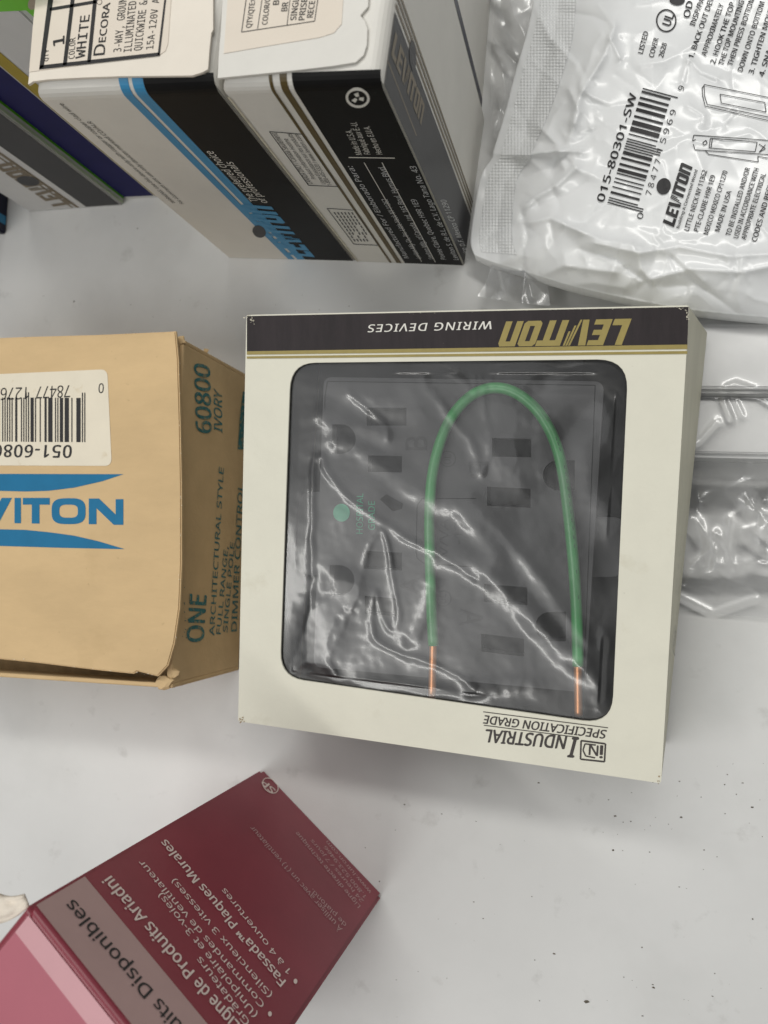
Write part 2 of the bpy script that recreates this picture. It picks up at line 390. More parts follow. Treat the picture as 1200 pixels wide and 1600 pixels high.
# ================================================================== MAIN BOX
pa, pb, pz = 0.0231, 0.1330, 0.0500                 # plane of its face: leaning on the plates behind
def onface(p):
    d = ray(p); return CAM+d*((pz-H)/(d[2]-pa*d[0]-pb*d[1]))
TL, TR, BR, BL = [onface(p) for p in ((385, 492), (1077, 477), (1033, 1224), (372, 1127))]
FACE = Flat(BL, BR-BL, TL-BL)
side = 0.134
D = 0.040
nat = [q-FACE.N*D for q in (BL, BR, TR, TL)]
tTR = at((1106, 517), nat[2][2]+0.001); tBR = at((1040, 1168), nat[1][2]+0.001)
sh_t = (tTR-nat[2])*np.array([1, 1, 0]); sh_b = (tBR-nat[1])*np.array([1, 1, 0])
BK = [nat[0]+sh_b, nat[1]+sh_b, nat[2]+sh_t, nat[3]+sh_t]
zmin = min(q[2] for q in BK)
BK = [q+np.array([0, 0, 0.0006-zmin]) for q in BK]
main = thing('device_box', 'cream window box with dark plum band, showing a grey receptacle and green wire', 'box', (BL+BR+TL+TR)/4*np.array([1, 1, 0]))

def rrect(c, r, k=7):
    """rounded quadrilateral from four corners, counter-clockwise"""
    out = []
    for i in range(4):
        p = np.array(c[i]); a = np.array(c[i-1])-p; b_ = np.array(c[(i+1) % 4])-p; a /= np.linalg.norm(a); b_ /= np.linalg.norm(b_)
        s0 = p+a*r; s1 = p+b_*r
        for j in range(k+1):
            t = j/k; out.append((1-t)**2*s0+2*t*(1-t)*(p*0.55+0.45*(s0+s1)/2+0.0*p if False else p)+t*t*s1)
    return out
def pierced(surf, outer, holes, t, off, bevel=0.0):
    c = bpy.data.curves.new('c', 'CURVE'); c.dimensions = '2D'; c.fill_mode = 'BOTH'; c.extrude = t/2
    for lp in [outer]+list(holes):
        sp = c.splines.new('POLY'); sp.points.add(len(lp)-1); sp.use_cyclic_u = True
        for q, p in zip(sp.points, lp): q.co = (p[0], p[1], 0, 1)
    me = to_mesh(c)
    for v in me.vertices: v.co = Vector(surf.to3(v.co.x, v.co.y, off-t/2+v.co.z))
    return me
fc = [FACE.px(p) for p in ((372, 1127), (1033, 1224), (1077, 477), (385, 492))]
win_px = ((437, 1058), (956, 1133), (982, 561), (454, 567))
win = rrect([FACE.px(p) for p in win_px], 0.0085)
front = obj('front_panel', pierced(FACE, rrect(fc, 0.0008, 3), [win], 0.0007, 0.0), 'cream', main)
FR = [q-FACE.N*0.0008 for q in (BL, BR, TR, TL)]
cen = sum(FR)/4
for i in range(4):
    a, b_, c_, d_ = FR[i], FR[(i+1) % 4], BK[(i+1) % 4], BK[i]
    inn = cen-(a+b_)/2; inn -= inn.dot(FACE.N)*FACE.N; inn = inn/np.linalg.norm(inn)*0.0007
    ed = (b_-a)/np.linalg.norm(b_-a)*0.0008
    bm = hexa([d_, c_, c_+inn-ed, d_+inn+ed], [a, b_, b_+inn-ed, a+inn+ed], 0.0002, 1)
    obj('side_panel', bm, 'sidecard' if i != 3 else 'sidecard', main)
bm = hexa([q+(cen-q)*0.02*np.array([1, 1, 0]) for q in BK], [q+(cen-q)*0.02*np.array([1, 1, 0])+np.array([0, 0, 0.0007]) for q in BK])
obj('back_panel', bm, 'creamedge', main)
# added lining inside the window, black for the interior's shade and background
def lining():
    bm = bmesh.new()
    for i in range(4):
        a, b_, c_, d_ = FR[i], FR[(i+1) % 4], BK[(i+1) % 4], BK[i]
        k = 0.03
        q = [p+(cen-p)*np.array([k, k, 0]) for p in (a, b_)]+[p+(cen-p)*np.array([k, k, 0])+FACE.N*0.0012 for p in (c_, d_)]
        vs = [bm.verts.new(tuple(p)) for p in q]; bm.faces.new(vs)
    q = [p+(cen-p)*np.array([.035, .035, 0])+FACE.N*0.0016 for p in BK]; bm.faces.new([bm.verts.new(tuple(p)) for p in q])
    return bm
obj('shade_lining', lining(), 'inner', main)

# print on the face
p = Print(FACE); p.poly([(386, 494), (1076, 479.5), (1074, 539), (386, 549)]); p.build('dark_band', 'band', main)
p = Print(FACE, 0.00018); p.poly([(386, 549), (1074, 538.5), (1074, 545.5), (386, 554.3)]); p.poly([(386, 557), (1074, 548.5), (1074, 553), (386, 560.5)]); p.build('gold_stripes', 'gold', main)
p = Print(FACE, 0.00022); p.logo((987, 498), (791, 502.5), h=40, italic=0.32); p.build('logo_lettering', 'gold', main)
p = Print(FACE, 0.00022); p.text('WIRING DEVICES', (771, 502), (577, 507.5), h=12, bold=0.012, italic=0.22, space=1.12); p.build('white_lettering', 'whiteink', main)
p = Print(FACE)
p.text('I', (904, 1153), (895, 1152), h=31, bold=0.03, italic=0.22); p.text('NDUSTRIAL', (886, 1150), (760, 1139.5), h=20, bold=0.032, italic=0.22)
p.text('SPECIFICATION GRADE', (948, 1141), (758, 1117.5), h=13, bold=0.028, italic=0.2)
p.line((755, 1112), (950, 1137), 1.3); p.line((756, 1133), (904, 1152), 1.3)
p.path([(908, 1157), (946, 1162), (944.5, 1190), (907, 1186)], 2.6, True)
p.text('i', (942, 1165), (938.5, 1164.5), h=19, bold=0.03); p.text('N', (935, 1165), (921, 1163), h=16, bold=0.02)
p.path([(931, 1164), (914, 1162), (911, 1172), (915, 1181), (930, 1184)], 2.2)
p.build('grade_lettering', 'brownink', main)
# illegible small print along the right side
RW_ = Flat(BK[1], BK[2]-BK[1], FR[1]-BK[1])
p = Print(RW_, 0.00025)
for k in range(46):
    t = k/46
    if random.random() < 0.8:
        q = np.array([1072-(1072-1056)*t, 690+(930-690)*t]); p.line(q, q+np.array([-0.25, 3.4]), 1.1+0.9*random.random())
p.path([(1054, 978), (1051.5, 990), (1050, 1003), (1051, 1018), (1053, 1024)], 1.3); p.path([(1054.5, 985), (1053, 998), (1051.5, 1010)], 1.2)
p.build('small_print', 'brownink', main)
# worn corners and folds: bare board showing through
def wear(surf, pts, n_, wpx, seed):
    r = random.Random(seed); p = Print(surf, 0.0003)
    for k in range(n_):
        t = r.random(); i = min(int(t*(len(pts)-1)), len(pts)-2); f = t*(len(pts)-1)-i
        q = np.array(pts[i])*(1-f)+np.array(pts[i+1])*f+np.array([r.gauss(0, wpx), r.gauss(0, wpx)])
        s = wpx*r.uniform(.15, .7); a0 = r.random()*6
        p.poly([q+s*r.uniform(.4, 1.4)*np.array([math.cos(a0+a), math.sin(a0+a)]) for a in (0, 1.1, 2.3, 3.2, 4.1, 5.2)])
    return p
wear(FACE, [(387, 495), (393, 500), (400, 506)], 16, 2.5, 1).build('worn_corner', 'creamedge', main)
wear(FACE, [(1062, 482), (1073, 483), (1074, 497)], 14, 2.2, 2).build('worn_corner', 'creamedge', main)
wear(FACE, [(375, 1124), (382, 1128)], 10, 2.0, 3).build('worn_corner', 'kraftin', main)
wear(FACE, [(1028, 1221), (1032, 1212)], 9, 2.0, 4).build('worn_corner', 'kraftin', main)
wear(FACE, [(388, 494), (700, 487.5), (1074, 480)], 60, 0.9, 5).build('worn_fold', 'creamedge', main)
# window film with its wrinkles
def ridges():
    R = []                                           # (pixels, height mm, width mm)
    R.append(([(507, 648), (516, 660), (545, 663), (575, 670), (600, 682)], .45, 1.5))
    R.append(([(528, 688), (565, 705), (605, 735), (640, 757), (690, 785), (712, 790), (735, 812), (775, 868)], .75, 1.6))
    R.append(([(486, 900), (486, 730), (490, 718), (500, 713), (510, 738), (545, 780), (600, 818), (640, 845), (690, 868), (740, 905)], .55, 0.8))
    R.append(([(486, 900), (484, 955), (470, 1005), (450, 1040)], .45, 0.8))
    R.append(([(530, 1062), (516, 1035), (520, 1010), (545, 955), (562, 895), (578, 850), (594, 829), (603, 852), (612, 905), (620, 955), (617, 984), (606, 985), (595, 962), (587, 930), (581, 940), (580, 985), (592, 1006), (640, 1028), (690, 1045), (740, 1075)], .50, 0.75))
    R.append(([(492, 1005), (510, 965), (535, 925)], .8, 3.6))
    R.append(([(735, 780), (800, 850), (850, 915), (885, 965), (915, 1005)], .65, 1.1))
    R.append(([(690, 868), (740, 880), (775, 912), (830, 965), (880, 1015), (905, 1035)], .8, 1.7))
    R.append(([(905, 1035), (935, 1020), (952, 1000)], .6, 1.2)); R.append(([(905, 1035), (930, 1065), (950, 1100)], .6, 1.2))
    R.append(([(575, 567), (553, 577), (542, 598), (552, 620), (575, 640), (598, 660), (605, 685)], .45, 0.75))
    R.append(([(661, 563), (663, 597), (690, 632), (720, 672), (742, 705), (750, 742)], .55, 1.0))
    R.append(([(680, 563), (690, 575), (720, 590), (738, 608), (745, 578), (752, 600), (758, 650), (768, 690), (752, 738)], .50, 0.8))
    R.append(([(764, 563), (768, 600), (778, 602), (783, 575), (786, 563)], .6, 0.7))
    R.append(([(618, 563), (618, 590), (626, 588), (637, 565)], .45, 0.7))
    R.append(([(562, 612), (600, 622), (640, 615)], .5, 2.6))
    R.append(([(918, 563), (908, 585), (880, 605), (862, 618)], .7, 2.0))
    R.append(([(845, 655), (868, 632), (900, 612), (935, 615), (976, 640)], .8, 2.4))
    R.append(([(976, 680), (945, 690), (930, 715), (938, 760), (960, 800)], .6, 3.0))
    R.append(([(820, 580), (800, 640), (795, 690), (815, 735)], .5, 3.5))
    R.append(([(528, 1065), (560, 1072), (620, 1074), (700, 1090), (712, 1096)], .6, 1.3))
    R.append(([(672, 915), (664, 960), (650, 990), (640, 1000)], .45, 1.2))
    R.append(([(735, 1075), (760, 1078), (830, 1072)], .5, 1.6))
    R.append(([(565, 565), (572, 580), (560, 592)], .7, 0.9))
    R.append(([(455, 1050), (475, 1035), (500, 1030), (520, 1055)], .9, 1.0))
    return R
def poly_dist(X, Y, P):
    d = np.full(X.shape, 1e9)
    for i in range(len(P)-1):
        ax, ay = P[i]; bx, by = P[i+1]; dx, dy = bx-ax, by-ay; L = dx*dx+dy*dy+1e-18
        t = np.clip(((X-ax)*dx+(Y-ay)*dy)/L, 0, 1); d = np.minimum(d, np.hypot(X-ax-t*dx, Y-ay-t*dy))
    return d
wq = np.array([FACE.px(p) for p in win_px]); u0, v0 = wq.min(0)-0.0025; u1, v1 = wq.max(0)+0.0025
NG = 330
uu, vv = np.meshgrid(np.linspace(u0, u1, NG), np.linspace(v0, v1, NG))
zz = np.zeros_like(uu)
def fnoise(f, z): return np.array([noise.noise(Vector((a*f, b_*f, z))) for a, b_ in zip(uu.ravel(), vv.ravel())]).reshape(uu.shape)
wu = uu+0.0006*fnoise(150, 1.0)+0.00006*fnoise(700, 2.0); wv_ = vv+0.0006*fnoise(150, 3.0)+0.00006*fnoise(700, 4.0)   # creases wander a little
mod = np.clip(0.78+0.75*fnoise(90, 5.0)+0.08*fnoise(380, 6.0), 0.15, 1.2)
for P, A, S in ridges():
    S = S*1.55 if S >= 1.1 else S*1.1
    L = [FACE.px(q) for q in smooth_line(P)]; d = poly_dist(wu, wv_, L)*1000
    zz += 0.225*S*1.4*(0.6+0.4*A)*mod*np.exp(-(d/(S*1.4))**2)+0.16*A*np.exp(-d/(2.0+S*1.5))
zz = np.minimum(zz, 1.2+0.1*zz)
big = np.array([[noise.noise(Vector((u*38, v*38, 3.1)))*0.55+noise.noise(Vector((u*110+4, v*90, 7.7)))*0.16+noise.noise(Vector((u*420, v*420, 1.7)))*0.024 for u, v in zip(ru, rv)] for ru, rv in zip(uu, vv)])
edge = np.minimum(np.minimum(uu-u0, u1-uu), np.minimum(vv-v0, v1-vv))*1000
flat = np.clip((edge-1.5)/5, 0, 1)
zfilm = (-1.15+np.where(zz*0.85+big > 0, 1.25*np.tanh((zz*0.85+big)/1.25), 0.75*np.tanh((zz*0.85+big)/0.75))*flat)*0.001
zfilm = np.where(flat < 1, np.minimum(zfilm, -0.00085-0.0*flat), zfilm)
vs = [FACE.to3(u, v, z) for u, v, z in zip(uu.ravel(), vv.ravel(), zfilm.ravel())]
fs = [(j*NG+i, j*NG+i+1, (j+1)*NG+i+1, (j+1)*NG+i) for j in range(NG-1) for i in range(NG-1)]
film = obj('window_film', mesh_from(vs, fs), 'film', main, smooth=True)

# ------------------------------------------------------------------ receptacle inside the box
DEV = FACE.shifted(-0.0072)
dev = thing('quad_receptacle', 'dark grey four outlet receptacle seen behind the wrinkled window film', 'receptacle', DEV.to3(0.067, 0.067, -0.025))
def dq(*pts): return [DEV.px(q) for q in pts]
def rectpx(x0, y0, x1, y1, sl=0.10):
    m_ = (x0+x1)/2
    return dq((x0, y1+(x0-m_)*sl), (x1, y1+(x1-m_)*sl), (x1, y0+(x1-m_)*sl), (x0, y0+(x0-m_)*sl))
slots = [rectpx(573, 637, 635, 665, .0), rectpx(575, 712, 628, 738, .02), rectpx(568, 862, 628, 890, .05), rectpx(570, 933, 619, 961, .08),
         rectpx(769, 685, 830, 714, .02), rectpx(761, 762, 829, 792, .05), rectpx(756, 915, 824, 943, .08), rectpx(752, 994, 819, 1022, .12)]
def dshape(x0, y0, x1, y1, flip):
    cy = (y0+y1)/2; r = (y1-y0)/2; out = []
    if not flip:
        out = [(x0, y0), (x0, y1), (x1-r, y1)]+[(x1-r+r*math.sin(a), cy+r*math.cos(a)) for a in np.linspace(0.2, math.pi-0.2, 9)]+[(x1-r, y0)]
    else:
        out = [(x1, y1), (x1, y0), (x0+r, y0)]+[(x0+r-r*math.sin(a), cy-r*math.cos(a)) for a in np.linspace(0.2, math.pi-0.2, 9)]+[(x0+r, y1)]
    return dq(*out)
grounds = [dshape(519, 663, 556, 709, False), dshape(515, 883, 554, 930, False), dshape(848, 719, 898, 766, True), dshape(836, 956, 884, 1002, True)]
dout = rrect(dq((490, 1042), (914, 1082), (944, 596), (506, 589)), 0.003)
obj('face_plate', pierced(DEV, dout, slots+grounds, 0.004, 0.0), 'nylon', dev)
ob = rrect(dq((495, 1038), (910, 1077), (940, 600), (510, 593)), 0.003)
obj('body', slab(DEV, ob, 0.020, -0.0045), 'slot', dev)  # near-black body, painting the dark of the slot recesses
wing = rrect(dq((452, 900), (520, 905), (524, 770), (458, 770)), 0.004); obj('mounting_ear', slab(DEV, wing, 0.0015, -0.005), 'nylon', dev)
wing = rrect(dq((905, 905), (975, 905), (978, 810), (910, 810)), 0.004); obj('mounting_ear', slab(DEV, wing, 0.0015, -0.005), 'nylon', dev)
def relief(txts, name='raised_letter_shade', m='relief'):  # flat letters, the shade of their embossing put into the tone
    p = Print(DEV, 0.00025)
    for t in txts: p.text(*t[:3], h=t[3], bold=0.01)
    return p.build(name, m, dev)
relief([('B', (667, 703), (667, 682), 33)]); relief([('A', (657, 929), (656, 902), 31)]); relief([('B', (733, 722), (733, 747), 30)]); relief([('A', (719, 951), (719, 977), 36)])
p = Print(DEV, 0.0002); p.path([q for q in [(741, 886), (662, 880), (652, 872), (650, 860), (652, 790), (660, 779), (744, 779)]], 1.0)
p.path([(508, 640), (508, 620), (512, 596), (930, 602)], 0.9); p.path([(930, 602), (912, 1070)], 1.0); p.build('moulded_line', 'slot', dev)
p = Print(DEV, 0.0002); p.text('V/VAC', (700, 870), (700, 795), h=13); p.text('-12', (722, 850), (722, 815), h=12); p.build('moulded_lettering', 'relief', dev)
for c in ((700, 717), (693, 935)):
    p = Print(DEV, 0.0002); p.hoop(c, 12, 12, 1.1); p.text('UL', (c[0]+4, c[1]+8), (c[0]+4, c[1]-7), h=9); p.build('moulded_mark', 'relief', dev)
p = Print(DEV, 0.00025); p.disc((534, 801), 13, 14); p.build('green_dot', 'teal', dev)
p = Print(DEV, 0.00025); p.text('HOSPITAL', (567, 834), (568, 771), h=10); p.text('GRADE', (586, 828), (586, 783), h=10); p.build('green_lettering', 'teal', dev)
p = Print(DEV, 0.00025); p.poly([(594, 780), (604, 772), (630, 787), (628, 795), (614, 799)]); p.build('dark_mark', 'slot', dev)  # flat dark patch on the face plate

# ------------------------------------------------------------------ green jumper wire inside the box
WP = FACE.shifted(-0.0042)
def tube(surf, pts, r, k=14, sub=5, caps=True):
    P = [surf.to3(*surf.px(q)) for q in smooth_line(pts, sub)]
    bm = bmesh.new(); rings = []
    for i, c in enumerate(P):
        t = P[min(i+1, len(P)-1)]-P[max(i-1, 0)]; t /= np.linalg.norm(t); s_ = np.cross(t, surf.N); s_ /= np.linalg.norm(s_); q = np.cross(s_, t)
        rings.append([bm.verts.new(tuple(c+r*(s_*math.cos(a)+q*math.sin(a)))) for a in np.linspace(0, 2*math.pi, k, endpoint=False)])
    for a, b_ in zip(rings, rings[1:]):
        for j in range(k): bm.faces.new((a[j], a[(j+1) % k], b_[(j+1) % k], b_[j]))
    if caps: bm.faces.new(rings[0]); bm.faces.new(rings[-1][::-1])
    bmesh.ops.recalc_face_normals(bm, faces=bm.faces)
    return bm
wpts = [(677, 1008), (674, 950), (672, 880), (671, 810), (675, 745), (688, 690), (708, 648), (738, 617), (772, 606), (806, 614), (838, 640), (862, 678), (878, 730), (888, 800), (896, 880), (901, 960), (903, 1040)]
wire = thing('jumper_wire', 'green insulated wire bent into an arch with bare copper ends', 'wire', WP.to3(0.067, 0.067))
jacket = obj('jacket', tube(WP, wpts, 0.00168), 'wire', wire, True)
for a, b_ in (((677, 1003), (675, 1091)), ((903, 1034), (904, 1118))):
    obj('copper_end', tube(WP, [a, ((a[0]+b_[0])/2, (a[1]+b_[1])/2), b_], 0.0012), 'copper', wire, True)
wl = smooth_line(wpts, 6)
p = Print(WP, 0.0)
s_ = WP.shifted(0.00150); p = Print(s_, 0.0)
for i in range(60, 92):
    if random.random() < 0.6:
        q = np.array(wl[i])+np.array([4.0, 0]); d = np.array(wl[i+1])-np.array(wl[i-1]); d /= np.linalg.norm(d); p.line(q-d*3, q+d*3, 1.5)
p.build('jacket_print', 'wireink', wire)

# ================================================================== BROWN CARTON
hb = 0.050
brn = thing('dimmer_carton', 'worn tan paperboard carton with blue logo and white barcode sticker', 'carton', at((120, 800)))
c_tr = at((287, 530), hb); c_br = at((268, 1076), hb); c_bl = at((-190, 1046), hb); c_tl = at((-190, 545), hb)
base = [c_bl, c_br, c_tr, c_tl]
obj('body', carton([q+(sum(base)/4-q)*np.array([.012, .012, 0]) for q in base], hb-0.009, 0.0, 0.0004), 'kraftin', brn)
def rim(a, b_, z0, z1, t, m_):
    a = up(a, 0); b_ = up(b_, 0); U = (b_-a)/np.linalg.norm(b_-a); nn = np.array([-U[1], U[0], 0])*t
    bot = [up(a, z0), up(b_, z0), up(b_+nn, z0), up(a+nn, z0)]; top = [up(q, z1) for q in bot]
    return obj('side_panel', hexa(bot, top, 0.0005, 2), m_, brn)
rim(c_bl, c_br, 0.0004, hb-0.0005, 0.0016, 'kraft'); rim(c_br+(c_tr-c_br)*0.012, c_tr-(c_tr-c_br)*0.012, 0.0004, hb, 0.0020, 'kraft'); rim(c_tr, c_tl, 0.0004, hb, 0.0016, 'kraft')
LID = flat_top(hb+0.0042)
lid_px = [(-190, 1018), (0, 1030), (60, 1036), (150, 1047), (208, 1053), (214, 1049), (246, 1057), (262, 1040), (272, 1005), (280, 950), (283, 880), (283, 760), (281, 660), (278, 560), (274, 517), (262, 518), (150, 523), (40, 526), (-190, 536)]
lid = obj('lid', slab(LID, [LID.px(q) for q in lid_px], 0.0012, 0.0, 0.0004), 'kraft', brn)
LIN = flat_top(hb+0.0028)
obj('lid_tongue', slab(LIN, [LIN.px(q) for q in [(-180, 1000), (236, 1030), (262, 960), (262, 560), (252, 535), (-180, 555)]], 0.0027), 'kraftin', brn)
# torn corner bits
def crumb(name, c, z, r, m, parent, seed, flatness=0.5):
    q = random.Random(seed); bm = bmesh.new(); bmesh.ops.create_icosphere(bm, subdivisions=2, radius=1)
    P = at(c, z)
    for v in bm.verts:
        k = 1+0.55*noise.noise(v.co*2.1+Vector((seed*3.1, 0, 0))); v.co = Vector((v.co.x*r*k*1.2, v.co.y*r*k, v.co.z*r*k*flatness))+Vector(P)
    return obj(name, bm, m, parent)
crumb('torn_corner', (257, 1066), hb, 0.0024, 'kraft', brn, 3); crumb('torn_corner', (270, 1052), hb-0.001, 0.0018, 'kraft', brn, 4)
crumb('torn_corner', (281, 533), hb, 0.0018, 'kraft', brn, 5); crumb('torn_corner', (322, 548), hb*0.45, 0.0009, 'kraft', brn, 6)
p = Print(LID)
p.poly([(-190, 740), (193, 741)]+[(160, 752), (116, 762), (75, 767), (40, 768), (0, 767), (-190, 764)])
p.poly([(-190, 826), (0, 827), (40, 828), (80, 832), (116, 837), (155, 846), (195, 858), (100, 856), (0, 853), (-190, 850)])
p.poly([(-38, 778), (-22, 778), (-10, 803), (3, 778), (19, 778), (-2, 818), (-18, 818)]); p.poly([(23, 778), (33, 778), (33, 817.5), (23, 817.5)])
p.poly([(36, 778), (78, 778), (78, 788.5), (62, 788.5), (62, 818), (50, 818), (50, 788.5), (36, 788.5)])
def squarish(x0, x1, y0, y1, k=40):
    out = []
    for i in range(k):
        a = 2*math.pi*i/k; c_, s_ = math.cos(a), math.sin(a); out.append(((x0+x1)/2+(x1-x0)/2*math.copysign(abs(c_)**.62, c_), (y0+y1)/2+(y1-y0)/2*math.copysign(abs(s_)**.62, s_)))
    return out
oo, oi = squarish(81, 134, 778.5, 819), squarish(93, 122, 788.5, 809)
for i in range(40): p.poly([oo[i], oo[(i+1) % 40], oi[(i+1) % 40], oi[i]])
p.poly([(139, 779), (155, 779), (181, 804), (181, 780), (193, 780), (193, 820), (178, 820), (151, 794), (151, 819), (139, 819)])
p.build('blue_logo', 'blueink', brn)
lb = rrect([LID.px(q) for q in ((-120, 727), (175, 728), (168, 577), (-120, 590))], 0.0028)
st = obj('barcode_sticker', slab(LID, lb, 0.00008, 0.00016), 'label', brn)
p = Print(LID, 0.00026)
barcode(p, (134, 691), (-40, 690), (134, 622), 5)
p.text('78477', (111, 602), (58, 604.5), h=18.5); p.text('12763', (46, 605), (-9, 607), h=18.5)
p.text('0', (163, 599), (155, 599.5), h=15)
p.text('051-60800', (113, 696), (-24, 695), h=19, bold=0.022, space=1.1)
p.build('barcode_print', 'blackink', st)
# right side lettering
BW = Flat(up(c_br, 0), up(c_tr, 0)-up(c_br, 0), (0, 0, 1))
p = Print(BW, 0.0002)
p.text('60800', (330, 677), (327, 573), top=(306, 677), bold=0.025); p.text('IVORY', (346.5, 676), (346, 613), top=(334, 676), bold=0.02, italic=0.1)
p.text('ONE', (317, 1002), (322, 931), top=(291, 1003), bold=0.03)
p.text('ARCHITECTURAL STYLE', (334, 993), (349, 732), top=(326.3, 994), bold=0.012); p.text('FULL RANGE,', (344, 991), (356, 855), top=(337, 992), bold=0.012)
p.text('SINGLE POLE', (354.5, 988), (366, 849), top=(347.5, 989), bold=0.012); p.text('DIMMER CONTROL', (369, 986), (380, 757), top=(360.5, 987), bold=0.015)
p.poly([(371, 702), (374, 655), (379, 612), (384, 612), (384, 702)])
p.build('teal_lettering', 'tealink', brn)
wear(LID, [(281, 560), (283, 760), (283, 880), (274, 1000)], 40, 1.1, 31).build('worn_edge', 'label', brn)
wear(LID, [(20, 527), (150, 523), (272, 518)], 30, 0.9, 32).build('worn_edge', 'kraftin', brn)
wear(LID, [(10, 1029), (150, 1045), (246, 1055)], 30, 1.1, 33).build('worn_edge', 'label', brn)
wear(BW, [(287, 900), (288, 960), (285, 1000)], 16, 1.6, 9).build('scuff', 'tealink', brn)

# ================================================================== TALL BOXES AT THE BACK
def wallbox(pxl, pxr, h, depth, r_top, r_side=0.0005):
    a = at(pxl); b_ = at(pxr); U = (b_-a)/np.linalg.norm(b_-a); dn = np.array([-U[1], U[0], 0])
    base = [a, b_, b_+dn*depth, a+dn*depth]
    W = Bent(a, U, (0, 0, 1)).set(h, r_top) if r_top else Flat(a, U, (0, 0, 1))
    return base, W, carton(base, h, r_top, r_side)
def strip(pr, u0_, u1_, va, vb): pr.uv([(u0_, va), (u1_, va), (u1_, vb), (u0_, vb)]); return pr

# --- white box with blue stripes
hd = 0.1150; rt = 0.0042
base, W, bm = wallbox((357, 403), (553.5, 408), hd, 0.058, rt)
dec = thing('switch_box', 'tall white switch box with light blue stripes, black panel and gridded label on top', 'box', (base[0]+base[1]+base[2]+base[3])/4)
obj('body', bm, 'white', dec)
wd = np.linalg.norm(base[1]-base[0]); V0, V1 = 0.0006, hd-rt+rt*1.25
us = [0.5*(W.px(a)[0]+W.px(b_)[0]) for a, b_ in (((300, 240), (212, 160)),)][0]
p = strip(Print(W, 0.00012), us+0.0052, wd-0.0002, V0, V1); p.build('black_panel', 'blackcard', dec)
p = Print(W, 0.00012); strip(p, us-0.0022, us+0.0006, V0, V1); strip(p, us+0.0018, us+0.0051, V0, V1); p.build('blue_stripes', 'sky', dec)
lo = W.px((450, 402))[1]
p = Print(W, 0.0002); p.logo((492, 401), (424, 322), top=(456, 404), italic=0.15); p.build('logo_lettering', 'sky', dec)
p = Print(W, 0.00022); p.disc((405, 361), 11, 9, 0.6); p.build('logo_disc', 'charcoal', dec)
p = Print(W, 0.0002); p.text('The preferred choice', (404, 314), (332, 235), top=(394, 316)); p.text('of professionals', (419, 316), (363, 252), top=(409, 318)); p.build('slogan_lettering', 'whiteink', dec)
p = Print(W, 0.00015); p.text('WARNING: Use this device only with copper or copper clad wire', (275, 317), (98, 161), top=(270, 318)); p.text('For aluminum wire use only devices marked CO/ALR', (288, 318), (142, 189), top=(283, 319)); p.build('warning_lettering', 'blackink', dec)
wear(W, [(72, 150), (200, 262), (352, 398)], 26, 0.7, 41).build('worn_edge', 'creamedge', dec)
wear(W, [(60, 137), (180, 128), (320, 126)], 24, 1.0, 42).build('worn_edge', 'creamedge', dec)
TOPD = flat_top(hd+0.0008)
fl = [(44, 132), (52, 127), (75, 124), (130, 121), (190, 119), (255, 118.5), (300, 118), (316, 113), (325, 108), (327, 80), (330, 52), (333, 46), (334, -60), (62, -60), (50, 70)]
obj('top_flap', slab(TOPD, wobble([TOPD.px(q) for q in fl][::-1], 0.00006, 0.006)[::-1], 0.0007, 0.0, 0.0), 'whitetop', dec)
lb = [TOPD.px(q) for q in [(46, 113), (150, 98), (250, 86), (259, 80), (263, 68), (272, -60), (62, -60), (52, 40)]]
st = obj('label', slab(TOPD, lb[::-1], 0.00008, 0.00015), 'label2', dec)
p = Print(TOPD, 0.00024)
p.poly([(62, 109), (69, 106), (85, -8), (77, -8)]); p.poly([(62, 109.5), (250, 88), (251, 82.5), (63, 103)]); p.poly([(247, 87), (250.5, 87), (261, -5), (258, -5)])
p.poly([(99, 103), (105, 102), (118, -6), (112, -6)]); p.poly([(137, 98), (142.5, 98), (153, -6), (147, -6)]); p.poly([(78, 18), (151, 6), (151, 1), (79, 13)])
p.text('QTY', (76, 96), (77.5, 77), h=6, font='mono'); p.text('1', (101, 69), (101.5, 57), h=17, bold=0.02, font='mono'); p.text('COLOR', (117, 92), (119, 59), h=9, font='mono'); p.text('WHITE', (133, 91), (141, 24), h=14, bold=0.01, font='mono')
p.text('D', (164, 86), (166, 69), h=17, bold=0.01); p.text('ECORA', (165.5, 66), (173, 5), h=10.5, bold=0.02)
p.text('3-WAY, GROUN', (190, 81), (199, -2), h=12, font='mono'); p.text('ILLUMINATED', (206, 81), (214, 2), h=12, font='mono'); p.text('QUICKWIRE &', (222, 79), (231, 1), h=12, font='mono'); p.text('15A-120V A', (240, 77), (250, -2), h=11, font='mono')
p.hoop((156, 4), 4, 4, .7)
p.build('label_print', 'blackink', st)

# --- white and black box with gold stripes
hk = 0.1145
base, W, bm = wallbox((558, 409), (725, 415), hk, 0.0575, 0.0038)
blk = thing('receptacle_box', 'tall white and black box with thin gold stripes and recycling symbol', 'box', (base[0]+base[1]+base[2]+base[3])/4)
obj('body', bm, 'white', blk)
wd = np.linalg.norm(base[1]-base[0]); V1 = hk-0.0038+0.0038*1.25
def um(a, b_): return 0.5*(W.px(a)[0]+W.px(b_)[0])
ub = um((636, 413), (470, 160)); p = strip(Print(W), ub, wd-0.0003, V0, V1); p.build('black_panel', 'blackcard', blk)
p = Print(W, 0.00014); strip(p, ub-0.0033, ub-0.0014, V0, V1); strip(p, ub-0.0062, ub-0.0053, V0, V1); p.build('gold_stripes', 'olive', blk)
p = Print(W, 0.0002); p.hoop((559, 152), 17, 13.5, 4.0, 0.15)
for a in (0.4, 2.5, 4.6):
    c = np.array((559, 152)); q = lambda r, t: c+np.array((r*math.cos(a+t), r*0.8*math.sin(a+t)))
    p.poly([q(3, -.8), q(10, -.55), q(11, .2), q(4, .7)])
